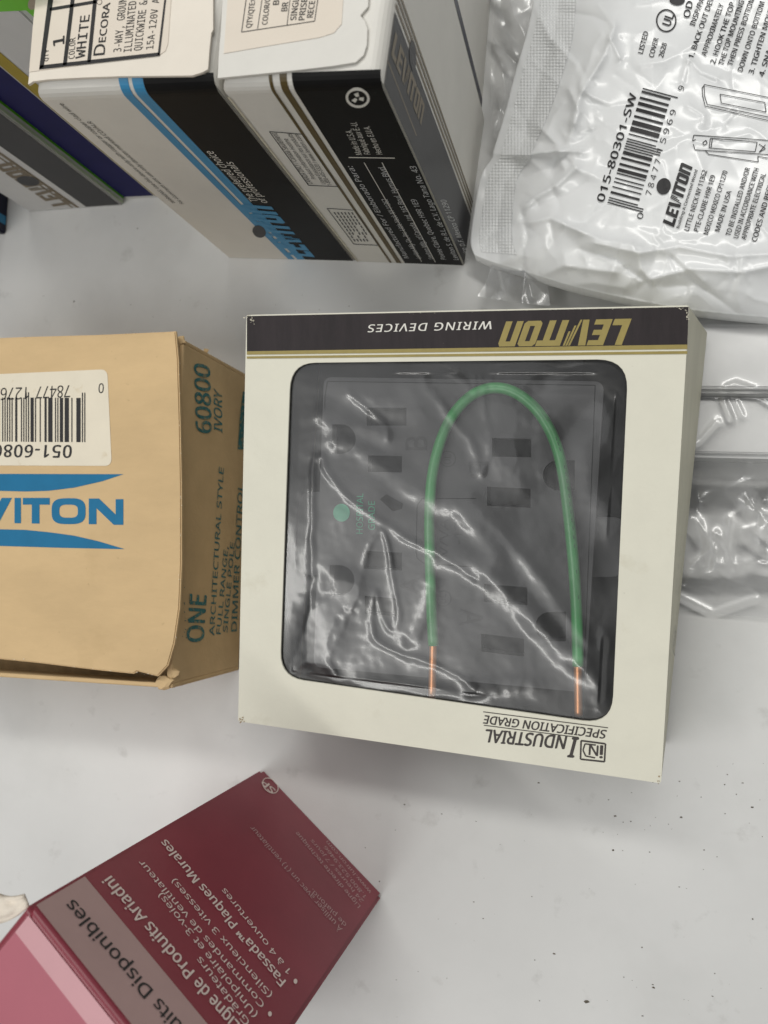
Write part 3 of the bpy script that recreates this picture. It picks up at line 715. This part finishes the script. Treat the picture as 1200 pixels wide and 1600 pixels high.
p.text('Made in U.S.A.', (566, 241), (549, 202), top=(557, 242)); p.text('Fabriqué aux É.-U.', (579, 240), (557, 190), top=(570, 241)); p.text('Hecho en E.U.A.', (598, 240), (577, 196), top=(589, 241))
p.line((545, 245), (617, 246), 1.3)
ua, uc = W.px((569, 253))[0], W.px((597, 253))[0]; va = W.px((583, 253))[1]
for q in (ua, uc): strip(p, q-0.00012, q+0.00012, 0.003, va)
p.build('white_lettering', 'whiteink', blk)
p = Print(W, 0.0002)
lines = [('Manufactured For / Elaborado Para:', 0), ('Leviton Mfg. Co., Inc. Little Neck NY 11362', 1), ('Leviton Mfg. of Canada, Ltd. 165 Boul. Hymus Blvd.', 2), ('Pointe Claire, Quebec H9R 1E9', 3), ('Leviton S. de R.L. de C.V. Lago Tana No. 43', 4), ('Mexico D.F. Mexico CP 11290', 5)]
u_lo = ub+0.003
for t, k in lines:
    uq = u_lo+0.0048*k; S = np.array([uq, 0.006]); L = va-0.008 if k % 2 == 0 else (va-0.008)*0.7
    v, f = glyphs(t); x = (v[:, 0]-v[:, 0].min())/(v[:, 0].max()-v[:, 0].min())*L; y = (v[:, 1]-BASE)/CAP*0.0019
    p.add(S+np.outer(x, (0, 1))+np.outer(y, (-1, 0)), f)
p.build('small_lettering', 'greycard', blk)
p = Print(W, 0.00015); p.path([(421, 205), (472, 209), (528, 291), (482, 289)], 1.0, True)
p.text('CANADA ONLY / Canada Seulement', (489, 287), (432, 207), top=(482, 288)); p.text('Product information Hotline', (494, 279), (449, 216), top=(488, 280))
p.text("Ligne d'assistance sur les produits", (509, 287), (455, 208), top=(503, 288)); p.text('1-800-405-5320 / www.leviton.com', (519, 289), (466, 209), top=(513, 290)); p.build('notice_lettering', 'blackink', blk)
p = Print(W, 0.00015); p.path([(511, 325), (555, 328), (591, 383), (553, 381)], 0.9, True)
for k in range(6):
    a = np.array((522+k*5.5, 331.)); b_ = np.array((556+k*5, 378.))
    for j in range(9):
        if random.random() < .85: p.line(a+(b_-a)*j/9, a+(b_-a)*(j+.75)/9, 1.6)
p.build('notice_print', 'charcoal', blk)
p = strip(Print(W, 0.00016), 0.0001, 0.0009, V0, hk-0.005); p.build('raw_edge', 'creamedge', blk)
wear(W, [(352, 140), (450, 270), (553, 402)], 40, 1.0, 43).build('worn_edge', 'creamedge', blk)
wear(W, [(584, 140), (650, 270), (722, 410)], 30, 0.8, 44).build('worn_edge', 'charcoal', blk)
# its right side
RB = Flat(base[1], base[2]-base[1], (0, 0, 1)); dl = np.linalg.norm(base[2]-base[1])
usd = 0.5*(RB.px((612, 20))[0]+RB.px((686, 195))[0])
p = strip(Print(RB, 0.00012), 0.0004, usd, V0, hk-0.003); p.build('charcoal_panel', 'charcoal', blk)
p = Print(RB, 0.00014)
for q in (0.0012, 0.0032, 0.0050): strip(p, usd+q, usd+q+0.0010, V0, hk-0.003)
p.build('bronze_stripes', 'bronze', blk)
p = Print(RB, 0.0002); p.logo((610, 85), (657, 196), top=(622, 62), italic=0.15); p.build('logo_lettering', 'bronze', blk)
p = Print(RB, 0.00015); p.line((605, 95), (650, 212), 1.6); p.build('small_print', 'bronze', blk)
p = Print(RB, 0.00022); p.disc((644, 87), 5.2, 24, -0.04); p.build('logo_disc', 'charcoal', blk)
TOPK = flat_top(hk+0.0008)
fl = [(340, 122), (400, 116), (460, 110), (520, 103), (556, 97), (568, 86), (573, 70), (574, 45), (570, 34), (563, 24), (575, 10), (578, -60), (352, -60)]
obj('top_flap', slab(TOPK, wobble([TOPK.px(q) for q in fl], 0.00008, 0.006), 0.0007), 'white', blk)
lb = [TOPK.px(q) for q in [(350, 84), (420, 72), (500, 59), (522, 52), (534, 38), (540, -60), (360, -60)]]
st = obj('label', slab(TOPK, lb, 0.00008, 0.00015), 'label2', blk)
p = Print(TOPK, 0.00024); p.path([(388, -20), (378, 51), (492, 34), (500, -20)], 1.2); p.line((403, 46), (413, -20), 1.0); p.line((449, 40), (456, -20), 1.0)
for t, a, b_, hh in (('QTY/QTE:C', (393, 44), (400, -4), 8), ('COLOR/C', (418, 39), (423, -2), 8), ('B', (436, 8), (437, 1), 9), ('BR', (449, 18), (451, 4), 9), ('SINGL', (463, 32), (468, -2), 9), ('PRISE', (476, 32), (481, -2), 9), ('RECE', (489, 28), (493, 2), 9)):
    p.text(t, a, b_, h=hh, bold=0.015)
p.build('label_print', 'blackink', st)
for c, r_, sd in (((573, 121), 0.0009, 11), ((577, 112), 0.0008, 12), ((575, 60), 0.0012, 13)): crumb('torn_corner', c, hk-0.002, r_, 'creamedge', blk, sd)
crumb('torn_corner', (333, 128), hd-0.003, 0.0011, 'creamedge', dec, 14)

# --- cream box with navy edge behind it
a = at((752.5, 170)); b_ = at((771, -60)); U = (b_-a)/np.linalg.norm(b_-a); dn = np.array([-U[1], U[0], 0])
bx = [a+dn*0.05, a, b_, b_+dn*0.05]
crm = thing('cream_box', 'plain cream box with dark navy edge stripe behind the gold striped box', 'box', sum(bx)/4)
obj('body', carton(bx, 0.1, 0.001), 'white', crm)
S_ = Flat(a, U, (0, 0, 1)); p = strip(Print(S_), 0.0002, 0.0036, V0, 0.0985); p.build('navy_stripe', 'darknavy', crm)

# --- navy box
base, W, bm = wallbox((197, 311), (330, 305), 0.112, 0.05, 0)
e_ = np.linalg.norm(base[1]-base[0])
nav = thing('navy_box', 'box with navy panel, mustard stripe and bright green top left of switch box', 'box', sum(base)/4)
obj('body', bm, 'greycard', nav)
un = 0.5*(W.px((245, 310))[0]+W.px((20, 120))[0]); un2 = 0.5*(W.px((252, 311))[0]+W.px((12, 92))[0])
p = strip(Print(W), 0.0004, un, 0.0022, 0.111); p.build('navy_panel', 'navy', nav)
p = strip(Print(W), un+0.0006, un+0.0058, 0.0022, 0.111); p.build('mustard_stripe', 'yellow', nav)
vg = W.px((20, 17))[1]
p = Print(W, 0.00015); p.uv([W.px(q) for q in ((0, 17.5), (41, 15.5), (54, 27), (70, 27), (70, -40), (-60, -40), (-60, 19))]); p.build('green_panel', 'lime', nav)
p = Print(W, 0.0003); p.disc((51, 4), 7, 10, 0.3); p.build('hanger_eyelet', 'metal', nav)

# --- white and charcoal box with painted green reflection
base, W, bm = wallbox((45, 331), (193, 321), 0.112, 0.05, 0, 0.0009)
grn = thing('striped_box', 'white and charcoal box with gold stripes and painted green reflection at far left', 'box', sum(base)/4)
obj('body', bm, 'greycard', grn)
wd = np.linalg.norm(base[1]-base[0]); us = 0.5*(W.px((132, 326))[0]+W.px((0, 238))[0])
p = strip(Print(W), us+0.003, wd-0.001, 0.0012, 0.111); p.build('charcoal_panel', 'charcoal', grn)
p = Print(W); strip(p, us-0.0045, us-0.0035, 0.0012, 0.111); strip(p, us-0.0022, us-0.0006, 0.0012, 0.111); p.build('bronze_stripes', 'bronze', grn)
p = Print(W, 0.0002); p.logo((112, 318), (20, 252), top=(128, 304), italic=-0.15); p.build('logo_lettering', 'bronze', grn)
p = Print(W, 0.00022); p.disc((44, 282), 18, 7.5, 0.15); p.build('logo_disc', 'charcoal', grn)
GS = Flat(base[1], base[2]-base[1], (0, 0, 1)); p = strip(Print(GS), 0.0005, 0.0016, V0, 0.111); p.build('green_reflection', 'palereflection', grn)  # green reflection on the side wall, put in as colour strips
p = strip(Print(GS), 0.0026, 0.0044, V0, 0.111); p.build('green_reflection', 'lime', grn)

# --- dark blue box at the frame edge
a = at((9, 366)); bx = [a+np.array([-0.05, 0.004, 0]), a, a+np.array([0.002, 0.05, 0]), a+np.array([-0.048, 0.054, 0])]
dk = thing('dark_box', 'sliver of a dark navy box at the left edge, left of the striped box', 'box', sum(bx)/4)
obj('body', carton(bx, 0.085, 0.001), 'darknavy', dk)
p = strip(Print(Flat(bx[1], bx[2]-bx[1], (0, 0, 1))), 0.004, 0.008, V0, 0.08); p.build('blue_stripe', 'sky', dk)

# ================================================================== MAROON BOX
A = at((598, 1399)); B = at((409, 1201)); hm = height_over((44, 1409), B)
U = (B-A)/np.linalg.norm(B-A); dn = np.array([-U[1], U[0], 0]); bx = [A, B, B+dn*0.06, A+dn*0.06]
MW = Flat(A, U, (0, 0, 1)); wd = np.linalg.norm(B-A)
mar = thing('dimmer_box', 'tall maroon box with mauve band, its top painted lighter as lit, standing in the foreground', 'box', sum(bx)/4)
obj('body', carton(bx, hm, 0.0016, 0.0013), 'maroon', mar)
vb = 0.5*(MW.px((124, 1365))[1]+MW.px((240, 1495))[1])
p = Print(MW, 0.00015); strip(p, 0.0015, wd-0.0012, vb, hm-0.0012); p.build('mauve_band', 'mauve', mar)
p = Print(MW, 0.0003); p.text('Disponibles', (238, 1548), (114, 1406), top=(222, 1560), bold=0.012); p.text('Produits', (335, 1660), (248, 1560), top=(319, 1672), bold=0.012); p.build('black_lettering', 'blackink', mar)
p = Print(MW, 0.0002)
p.text('Produits Ariadni', (303, 1518), (173, 1369), top=(287, 1527), bold=0.02); p.text('Ligne de', (374, 1600), (311, 1527), top=(358, 1610), bold=0.02)
p.text('Gradateurs', (390, 1597), (313, 1495), top=(379, 1600)); p.text('(Unipolaire et 3-voies)', (402, 1585), (253, 1395), top=(392, 1589)); p.text('Commandes de ventilateur', (413, 1569), (222, 1344), top=(404, 1573))
p.text('(Silencieux 3 vitesses)', (425, 1554), (273, 1373), top=(416, 1558)); p.text('Fassada™ Plaques Murales', (446, 1533), (259, 1312), top=(434, 1539), bold=0.02); p.text('1 à 4 ouvertures', (455, 1518), (351, 1388), top=(447, 1522))
p.disc((461, 1534), 3, 4); p.disc((421, 1585), 3, 4)
p.build('pale_lettering', 'pinkink', mar)
p = Print(MW, 0.0002)
p.text('À utiliser avec un (1) ventilateur', (535, 1452), (395, 1291), top=(528, 1455)); p.text('de plafond.', (541, 1444), (488, 1389), top=(535, 1447))
p.text('Ligne directe technique', (563, 1416), (465, 1300), top=(557, 1418)); p.text('24 heures / 7 jours', (568, 1408), (488, 1312), top=(563, 1410)); p.text('1.800.523.9466', (573, 1402), (509, 1322), top=(568, 1404)); p.text('www.lutron.com', (580, 1394), (512, 1314), top=(575, 1396))
p.build('dull_lettering', 'dullink', mar)
p = Print(MW, 0.0002); p.hoop((422, 1228), 14, 9.5, 1.5, 0.75); p.text('SP', (430, 1235), (414, 1219), top=(423, 1240), bold=0.03); p.build('mark', 'pinkink', mar)
TM = flat_top(hm)
p = Print(TM, 0.0002); uvA = np.array([A[0], A[1]]); d2 = dn[:2]; u2 = U[:2]
def tp(s, t): return uvA+u2*s+d2*t
p.uv([tp(0.0018, 0.0018), tp(wd-0.0018, 0.0018), tp(wd-0.0018, 0.0072), tp(0.0018, 0.0072)]); p.build('lit_band', 'mauvelit', mar)
p = Print(TM, 0.0002); p.uv([tp(0.0018, 0.0072), tp(wd-0.0018, 0.0072), tp(wd-0.0018, 0.0582), tp(0.0018, 0.0582)]); p.build('lit_top_panel', 'maroonlit', mar)  # top band and panel repeat the front colours, painted lighter as lit
# curled torn flap at its corner
vs = []; NU, NV = 14, 10
for j in range(NV):
    for i in range(NU):
        s_ = i/(NU-1); t_ = j/(NV-1)
        q = (-34+(70+8*t_)*s_, 1396+4*s_-3*math.sin(s_*7)+t_*(66-46*s_)); z = hm-0.0015+0.002*math.sin(t_*2.4)*(1-s_)+0.0008*noise.noise(Vector((s_*5, t_*5, 2)))
        vs.append(at(q, z))
k0 = len(vs); vs += [v-np.array([0, 0, 0.0006]) for v in vs]
fs = [(j*NU+i, (j+1)*NU+i, (j+1)*NU+i+1, j*NU+i+1) for j in range(NV-1) for i in range(NU-1)]; fs += [tuple(k0+i for i in f[::-1]) for f in fs]
for i in range(NU-1): fs += [(i, i+1, k0+i+1, k0+i), ((NV-1)*NU+i+1, (NV-1)*NU+i, k0+(NV-1)*NU+i, k0+(NV-1)*NU+i+1)]
for j in range(NV-1): fs += [((j+1)*NU, j*NU, k0+j*NU, k0+(j+1)*NU), (j*NU+NU-1, (j+1)*NU+NU-1, k0+(j+1)*NU+NU-1, k0+j*NU+NU-1)]
obj('torn_flap', mesh_from(vs, fs), 'label2', mar, True)

# ================================================================== PLASTIC BAGS AND PLATES
def arr(P): return np.array(P, float)
def along(P, k):
    P = arr(P); s = np.r_[0, np.cumsum(np.hypot(*np.diff(P, axis=0).T))]; t = np.linspace(0, s[-1], k)
    return np.stack([np.interp(t, s, P[:, 0]), np.interp(t, s, P[:, 1])], 1)
def coons(top, bot, lef, rig, nu, nv):
    T, B_, L, R_ = along(top, nu), along(bot, nu), along(lef, nv), along(rig, nv); out = np.zeros((nv, nu, 2))
    for j in range(nv):
        t = j/(nv-1)
        for i in range(nu):
            s = i/(nu-1)
            out[j, i] = (1-t)*T[i]+t*B_[i]+(1-s)*L[j]+s*R_[j]-((1-s)*(1-t)*T[0]+s*(1-t)*T[-1]+(1-s)*t*B_[0]+s*t*B_[-1])
    return out
def crumple(x, y, sc, seed):
    wx = noise.noise(Vector((x/sc*.7, y/sc*.7, seed)))*0.8; wy = noise.noise(Vector((x/sc*.7, y/sc*.7, seed+9)))*0.8; r = 0; a = 1.0; f = 1.0
    for o in range(3):
        r += a*(1-2.2*abs(noise.noise(Vector((x/sc*f+wx, y/sc*f+wy, seed+o*3.3))))); a *= 0.45; f *= 2.1
    return r
def sheet_mesh(grid, zf, bottom):
    nv, nu = grid.shape[:2]; vs = [at(q, zf(q)) for q in grid.reshape(-1, 2)]
    fs = [(j*nu+i, (j+1)*nu+i, (j+1)*nu+i+1, j*nu+i+1) for j in range(nv-1) for i in range(nu-1)]
    if bottom is not None:
        bd = [i for i in range(nu)]+[j*nu+nu-1 for j in range(1, nv)]+[(nv-1)*nu+i for i in range(nu-2, -1, -1)]+[j*nu for j in range(nv-2, 0, -1)]
        k = len(vs); vs += [np.array([vs[i][0], vs[i][1], max(vs[i][2]-bottom, 0.0006)]) for i in bd]
        for a in range(len(bd)): b_ = (a+1) % len(bd); fs.append((bd[a], bd[b_], k+b_, k+a))
    return mesh_from(vs, fs)
# --- plates in the clear bag
def plate(pxs, ztop, t, label):
    S = flat_top(ztop); uv = [S.px(q) for q in pxs]; root = thing('cover_plate', label, 'cover plate', sum(at(q) for q in pxs)/4, 'white cover plates under the window box')
    bm = slab(S, uv, t, 0.0, 0.0012); obj('plate', bm, 'plate', root)
    inn = [np.array(q)*0.86+sum(np.array(z) for z in uv)/4*0.14 for q in uv]
    obj('raised_field', slab(S, inn, 0.0006, 0.0007, 0.0004), 'plate', root)
    return root
plate([(1052, 713), (1330, 719), (1330, 622), (1056, 618)], 0.0115, 0.0112, 'white plastic cover plate in the clear bag, nearer of the two')
plate([(1056, 613), (1330, 615), (1330, 506), (1060, 505)], 0.0160, 0.0157, 'white plastic cover plate partly beneath the printed bag')
# --- clear bag round the plates
def field(x0, x1, y0, y1, step, fn):
    """heights worked out once on a grid of places, then looked up"""
    xs = np.arange(x0, x1+step, step, dtype=float); ys = np.arange(y0, y1+step, step, dtype=float); X, Y = np.meshgrid(xs, ys); Z = fn(X, Y)
    def look(q):
        fx = min(max((q[0]-x0)/step, 0), len(xs)-1.001); fy = min(max((q[1]-y0)/step, 0), len(ys)-1.001); i = int(fx); j = int(fy); a = fx-i; b_ = fy-j
        return (Z[j, i]*(1-a)+Z[j, i+1]*a)*(1-b_)+(Z[j+1, i]*(1-a)+Z[j+1, i+1]*a)*b_
    return look
def nz(X, Y, sc, seed): return np.array([noise.noise(Vector((a/sc, b_/sc, seed))) for a, b_ in zip(X.ravel(), Y.ravel())]).reshape(X.shape)
def crump(X, Y, sc, seed): return np.array([crumple(a, b_, sc, seed) for a, b_ in zip(X.ravel(), Y.ravel())]).reshape(X.shape)
def sst(V, a, b_): t = np.clip((V-a)/(b_-a), 0, 1); return t*t*(3-2*t)
def creases(X, Y, Ls):
    Z = np.zeros_like(X)
    for P, a, w_ in Ls:
        d = poly_dist(X, Y, P); Z += a*np.exp(-np.sqrt(d*d+1.0)/w_)
    return Z
def random_creases(seed, n_, box, lmin, lmax, amp, wid, ang=None):
    r = random.Random(seed); out = []
    for k in range(n_):
        x = r.uniform(box[0], box[1]); y = r.uniform(box[2], box[3]); a = r.uniform(0, 3.14) if ang is None else r.gauss(*ang); L = r.uniform(lmin, lmax); P = [(x, y)]
        for j in range(4):
            a += r.gauss(0, 0.28); x += math.cos(a)*L/4; y += math.sin(a)*L/4; P.append((x, y))
        out.append((P, amp*r.choice([-1, 1])*r.uniform(.4, 1), wid*r.uniform(.6, 1.5)))
    return out
def f_clear(X, Y):
    z = 0.0172-0.0045*sst(Y, 606, 622)-0.0075*sst(Y, 712, 790)-0.0028*sst(Y, 880, 930)
    rough = sst(Y, 705, 745)*(1-sst(Y, 895, 925))
    z = z+rough*creases(X, Y, random_creases(3, 34, (1040, 1260, 720, 900), 40, 130, .0011, 9))+(0.0002+0.0006*rough)*nz(X, Y, 60, 4.0)
    z = z+np.where((Y > 883) & (Y < 922), 0.00018*np.sin(Y*1.15+0.04*X), 0)
    z = z+creases(X, Y, [([(1142, 655), (1130, 625), (1134, 606), (1148, 600), (1175, 610), (1225, 640)], .0012, 4.5), ([(1143, 612), (1160, 650)], .0006, 4.0), ([(1060, 708), (1095, 690), (1122, 660)], .0012, 10.0), ([(1060, 930), (1115, 958), (1180, 935)], .0008, 8.0)])
    return np.maximum(z, 0.0008)
z_clear = field(1030, 1350, 480, 990, 2, f_clear)
g = coons([(1062, 500), (1330, 498)], [(1050, 952), (1200, 966), (1330, 975)], [(1062, 500), (1058, 620), (1052, 800), (1050, 952)], [(1330, 498), (1330, 975)], 90, 150)
clr = obj('clear_bag', sheet_mesh(g, z_clear, None), 'clear', None, True)
clr['label'] = 'wrinkled clear plastic bag over white plates right of the window box'; clr['category'] = 'plastic bag'
# --- crinkled clear bag end under the white one
def f_low(X, Y): return np.maximum(0.0062+0.003*np.minimum(1, np.abs(X-760)/60)+creases(X, Y, random_creases(8, 40, (740, 880, -40, 480), 40, 140, .0016, 9, (1.45, 0.5)))+0.0012*nz(X, Y, 50, 3.3), 0.0010)
z_low = field(720, 900, -60, 490, 2, f_low)
g = coons([(772, -50), (880, -50)], [(745, 463), (800, 472), (860, 478)], [(772, -50), (770, 60), (773, 92), (767, 100), (768, 190), (785, 300), (772, 400), (760, 440), (745, 463)], [(880, -50), (870, 200), (850, 400), (860, 478)], 70, 200)
low = obj('bag_end', sheet_mesh(g, z_low, None), 'clear', None, True)
low['label'] = 'crinkled clear bag end poking out from beneath the white printed bag'; low['category'] = 'plastic bag'

# --- white printed bag
LEFT = smooth_line([(842, -50), (826, 40), (806, 110), (788, 180), (772, 232), (768, 248), (752, 272), (742, 320), (735, 375), (741, 398)], 4)
BOT = smooth_line([(741, 398), (770, 410), (830, 428), (900, 449), (1000, 471), (1090, 486), (1200, 497), (1330, 505)], 4)
BAGFOLD = [([(768, 240), (812, 243), (850, 238), (905, 236)], .0020, 9), ([(815, 330), (835, 310), (868, 290), (900, 262)], .0022, 10), ([(815, 330), (822, 370), (815, 420)], -.0022, 10), ([(820, 400), (818, 350), (860, 340), (905, 360)], .0016, 10),
           ([(960, 40), (945, 85), (930, 110), (905, 150), (895, 190)], .0024, 12), ([(955, 60), (968, 90)], .0014, 7), ([(890, 140), (905, 175), (890, 215)], .0014, 8), ([(845, 200), (870, 225), (880, 260)], .0016, 9), ([(930, 380), (1000, 395), (1060, 385), (1140, 400), (1240, 395)], .0016, 12),
           ([(880, 350), (940, 375), (1000, 385)], .0014, 10), ([(1000, 440), (1080, 420), (1160, 425), (1240, 408)], .0016, 14), ([(1075, 93), (1066, 128)], .0011, 5), ([(1077, 93), (1095, 112), (1120, 122)], .0012, 7), ([(1075, 165), (1100, 180), (1098, 192)], .0012, 7), ([(1145, 177), (1132, 195)], .0010, 5),
           ([(1000, 102), (1040, 95), (1085, 68), (1130, 60)], .0012, 12), ([(1150, 0), (1146, 40), (1120, 75)], .0008, 6), ([(830, 0), (860, 60), (900, 100)], .0014, 12), ([(850, 430), (880, 415), (960, 425)], .0012, 9)]
def f_bag(X, Y):
    dl_ = poly_dist(X, Y, LEFT); db = poly_dist(X, Y, BOT)
    ez = 0.010+0.013*np.clip((X-760)/260, 0, 1)
    d = np.minimum(np.maximum(dl_-40, 0), db); z = ez+0.012*(1-np.exp(-d/75))
    pm = np.clip((X-(905+0.12*(380-Y)))/60, 0, 1)*np.clip((395-Y)/40, 0, 1)
    am = np.minimum(1, 0.25+np.minimum(dl_, db)/50)
    z = z+am*(1.6*creases(X, Y, BAGFOLD)*(1-0.35*pm)+(1-0.85*pm)*creases(X, Y, random_creases(5, 70, (750, 1240, 0, 490), 30, 150, .0018, 9)))
    z = z+am*(1-0.8*pm)*creases(X, Y, random_creases(15, 150, (745, 1230, 0, 490), 14, 70, .0006, 3.6))+am*pm*creases(X, Y, random_creases(16, 26, (930, 1230, 0, 390), 30, 110, .0006, 5))
    z = z+am*(0.0016*nz(X, Y, 110, 1.0)+0.0005*nz(X, Y, 38, 5.0)*(1-0.6*pm))
    return z
z_bagc = field(700, 1350, -70, 530, 2.0, f_bag)
g = coons([(842, -50), (1330, -50)], BOT, LEFT, [(1330, -50), (1330, 505)], 240, 240)
bag = thing('printed_bag', 'crumpled white plastic bag printed with black barcode and mounting instructions', 'plastic bag', at((1000, 250)))
obj('bag_film', sheet_mesh(g, z_bagc, 0.006), 'poly', bag, True)
BS = Sheet(z_bagc)
# crimped seal down the left edge
INL = [(q[0]+11+0.006*q[1], q[1]-1) for q in LEFT]; INR = [(q[0]+66+8*math.sin(q[1]/60.0), q[1]+3) for q in LEFT]
g = coons([INL[0], INR[0]], [INL[-2], INR[-2]], INL[:-1], INR[:-1], 26, 150)
me = sheet_mesh(g, lambda q: z_bagc(q)+0.00025, None); ul = me.uv_layers.new(name='UVMap'); gf = g.reshape(-1, 2)
for lp in me.loops: ul.data[lp.index].uv = gf[lp.vertex_index]
for wv in hs: wv.inputs['Scale'].default_value = 0.063
obj('crimped_seal', me, 'seal', bag, True)
p = Print(BS)
p.text('015-80301-SW', (943, 316), (995, 148), top=(932, 313), bold=0.025, space=1.05); p.build('code_lettering', 'blackink', bag, 0.00035, 0.0012)
p = Print(BS); barcode(p, (949, 317), (1005, 135), (994, 329), 3, 95, 1.22)
p.text('0', (1003, 343), (1006, 334), h=9); p.text('7 8 4 7 7', (1017, 306), (1033, 250), h=9); p.text('1 5 9 6 9', (1034, 239), (1057, 173), h=9); p.text('9', (1067, 143), (1070, 136), h=9); p.build('barcode_print', 'blackink', bag, 0.00035, 0.0012)
p = Print(BS); p.logo((1053, 355), (1082, 261), top=(1035, 349), italic=0.12); p.disc((1037, 291), 11, 13, 0.3); p.build('logo_lettering', 'blackink', bag, 0.00035, 0.0012)
p = Print(BS)
tx = [('Building A Connected World', (1061, 357), (1090, 266), 4.5), ('LITTLE NECK NY 11362', (1076, 361), (1105, 267), 7.5), ('PTE-CLAIRE H9R 1E9', (1091, 362), (1118, 275), 7.5), ('MEXICO MEXICO CP11270', (1106, 367), (1137, 268), 7.5), ('MADE IN USA', (1124, 362), (1143, 299), 7.5),
      ('TO BE INSTALLED AND/OR', (1141, 369), (1172, 263), 7.5), ('USED IN ACCORDANCE WITH', (1153, 373), (1186, 264), 7.5), ('APPROPRIATE ELECTRICAL', (1165, 375), (1197, 272), 7.5), ('CODES AND REGULATIONS', (1182, 378), (1222, 240), 8),
      ('LISTED', (1004, 84), (1013, 50), 7.5), ('COVER', (1021, 90), (1029, 60), 7.5), ('2628', (1036, 90), (1042, 68), 7.5), ('OD', (1077, 28), (1083, 3), 10), ('INSP/PA', (1085, 41), (1101, -2), 8),
      ('1. BACK OUT DEV', (1083, 91), (1116, -4), 8), ('APPROXIMATELY', (1103, 88), (1131, 7), 8), ('2. HOOK THE TOP', (1117, 100), (1148, 5), 8), ('THE TOP MOUNTING', (1130, 102), (1163, 2), 8), ('THEN PRESS BOTTOM', (1144, 103), (1179, -2), 8), ('DOWN ONTO BOTTOM', (1160, 112), (1195, 4), 8), ('3. TIGHTEN MOUNT', (1177, 116), (1212, 2), 8), ('4. SNA', (1193, 120), (1206, 78), 8)]
for t, a, b_, hh in tx: p.text(t, a, b_, h=hh, bold=0.02)
p.build('instruction_lettering', 'blackink', bag, 0.00035, 0.0012)
p = Print(BS); p.hoop((1041, 32), 15, 17, 2.2); p.text('UL', (1047, 41), (1053, 24), h=13, bold=0.03); p.build('listing_mark', 'blackink', bag, 0.00035, 0.0012)
p = Print(BS); p.disc((1058, 0), 12, 8); p.build('listing_mark', 'blackink', bag, 0.00035, 0.0012)
p = Print(BS)
for P in ([(1100, 132), (1240, 160)], [(1097, 137), (1098, 150), (1102, 166), (1240, 197)], [(1100, 133), (1101, 150), (1105, 163), (1240, 191)], [(1125, 147), (1195, 160), (1197, 175), (1127, 161), (1125, 147)], [(1097, 137), (1101, 132)],
          [(1084, 211), (1240, 222)], [(1084, 211), (1082, 220), (1087, 218)], [(1083, 225), (1086, 234), (1240, 244)], [(1110, 216), (1183, 222), (1180, 237), (1108, 231), (1110, 216)], [(1113, 217), (1111, 231)], [(1098, 223), (1103, 219), (1105, 224), (1100, 227), (1098, 223)],
          [(1102, 235), (1107, 241), (1185, 253), (1184, 244), (1200, 247)], [(1186, 225), (1196, 232), (1186, 238), (1196, 226)]):
    p.path(P, 1.15)
p.build('diagram_print', 'blackink', bag, 0.00035, 0.0012)

# ================================================================== GRIT ON THE TABLE
bm = bmesh.new(); r = random.Random(21)
def flake(c, s):
    P = at(c); k = r.randint(4, 6); a0 = r.random()*6; st_ = r.uniform(1, 2.4)
    pts = [(P[0]+s*r.uniform(.5, 1)*math.cos(a0+6.283*i/k)*st_, P[1]+s*r.uniform(.5, 1)*math.sin(a0+6.283*i/k)) for i in range(k)]
    t = bm.verts.new((P[0], P[1], s*0.7+0.0001)); vs_ = [bm.verts.new((x, y, 0.0001)) for x, y in pts]
    for i in range(k): bm.faces.new((vs_[i], vs_[(i+1) % k], t))
for c, s in (((1064, 1277), .0005), ((632, 1257), .0004), ((842, 1223), .00035), ((958, 1328), .0006), ((1100, 1328), .0004), ((1175, 1261), .0005), ((1176, 1436), .0005), ((866, 1490), .0004), ((1003, 1480), .0004), ((593, 1377), .0004), ((1021, 1543), .0005), ((961, 1275), .0004), ((500, 1470), .0005), ((116, 471), .0006), ((215, 357), .0004), ((755, 1435), .0003), ((740, 1409), .0003), ((917, 1565), .0009)): flake(c, s*0.8)
for i in range(120):
    x = 520+680*r.random(); y = 1190+410*r.random()
    if r.random() < 0.15+0.85*(x-520)/680: flake((x, y), r.uniform(.00008, .00024))
for i in range(14): flake((r.uniform(60, 560), r.uniform(430, 500)), r.uniform(.0001, .0002))
gr = obj('table_grit', bm, 'dirt'); gr['kind'] = 'stuff'; gr['label'] = 'specks of brown grit scattered over the white tabletop'; gr['category'] = 'grit'
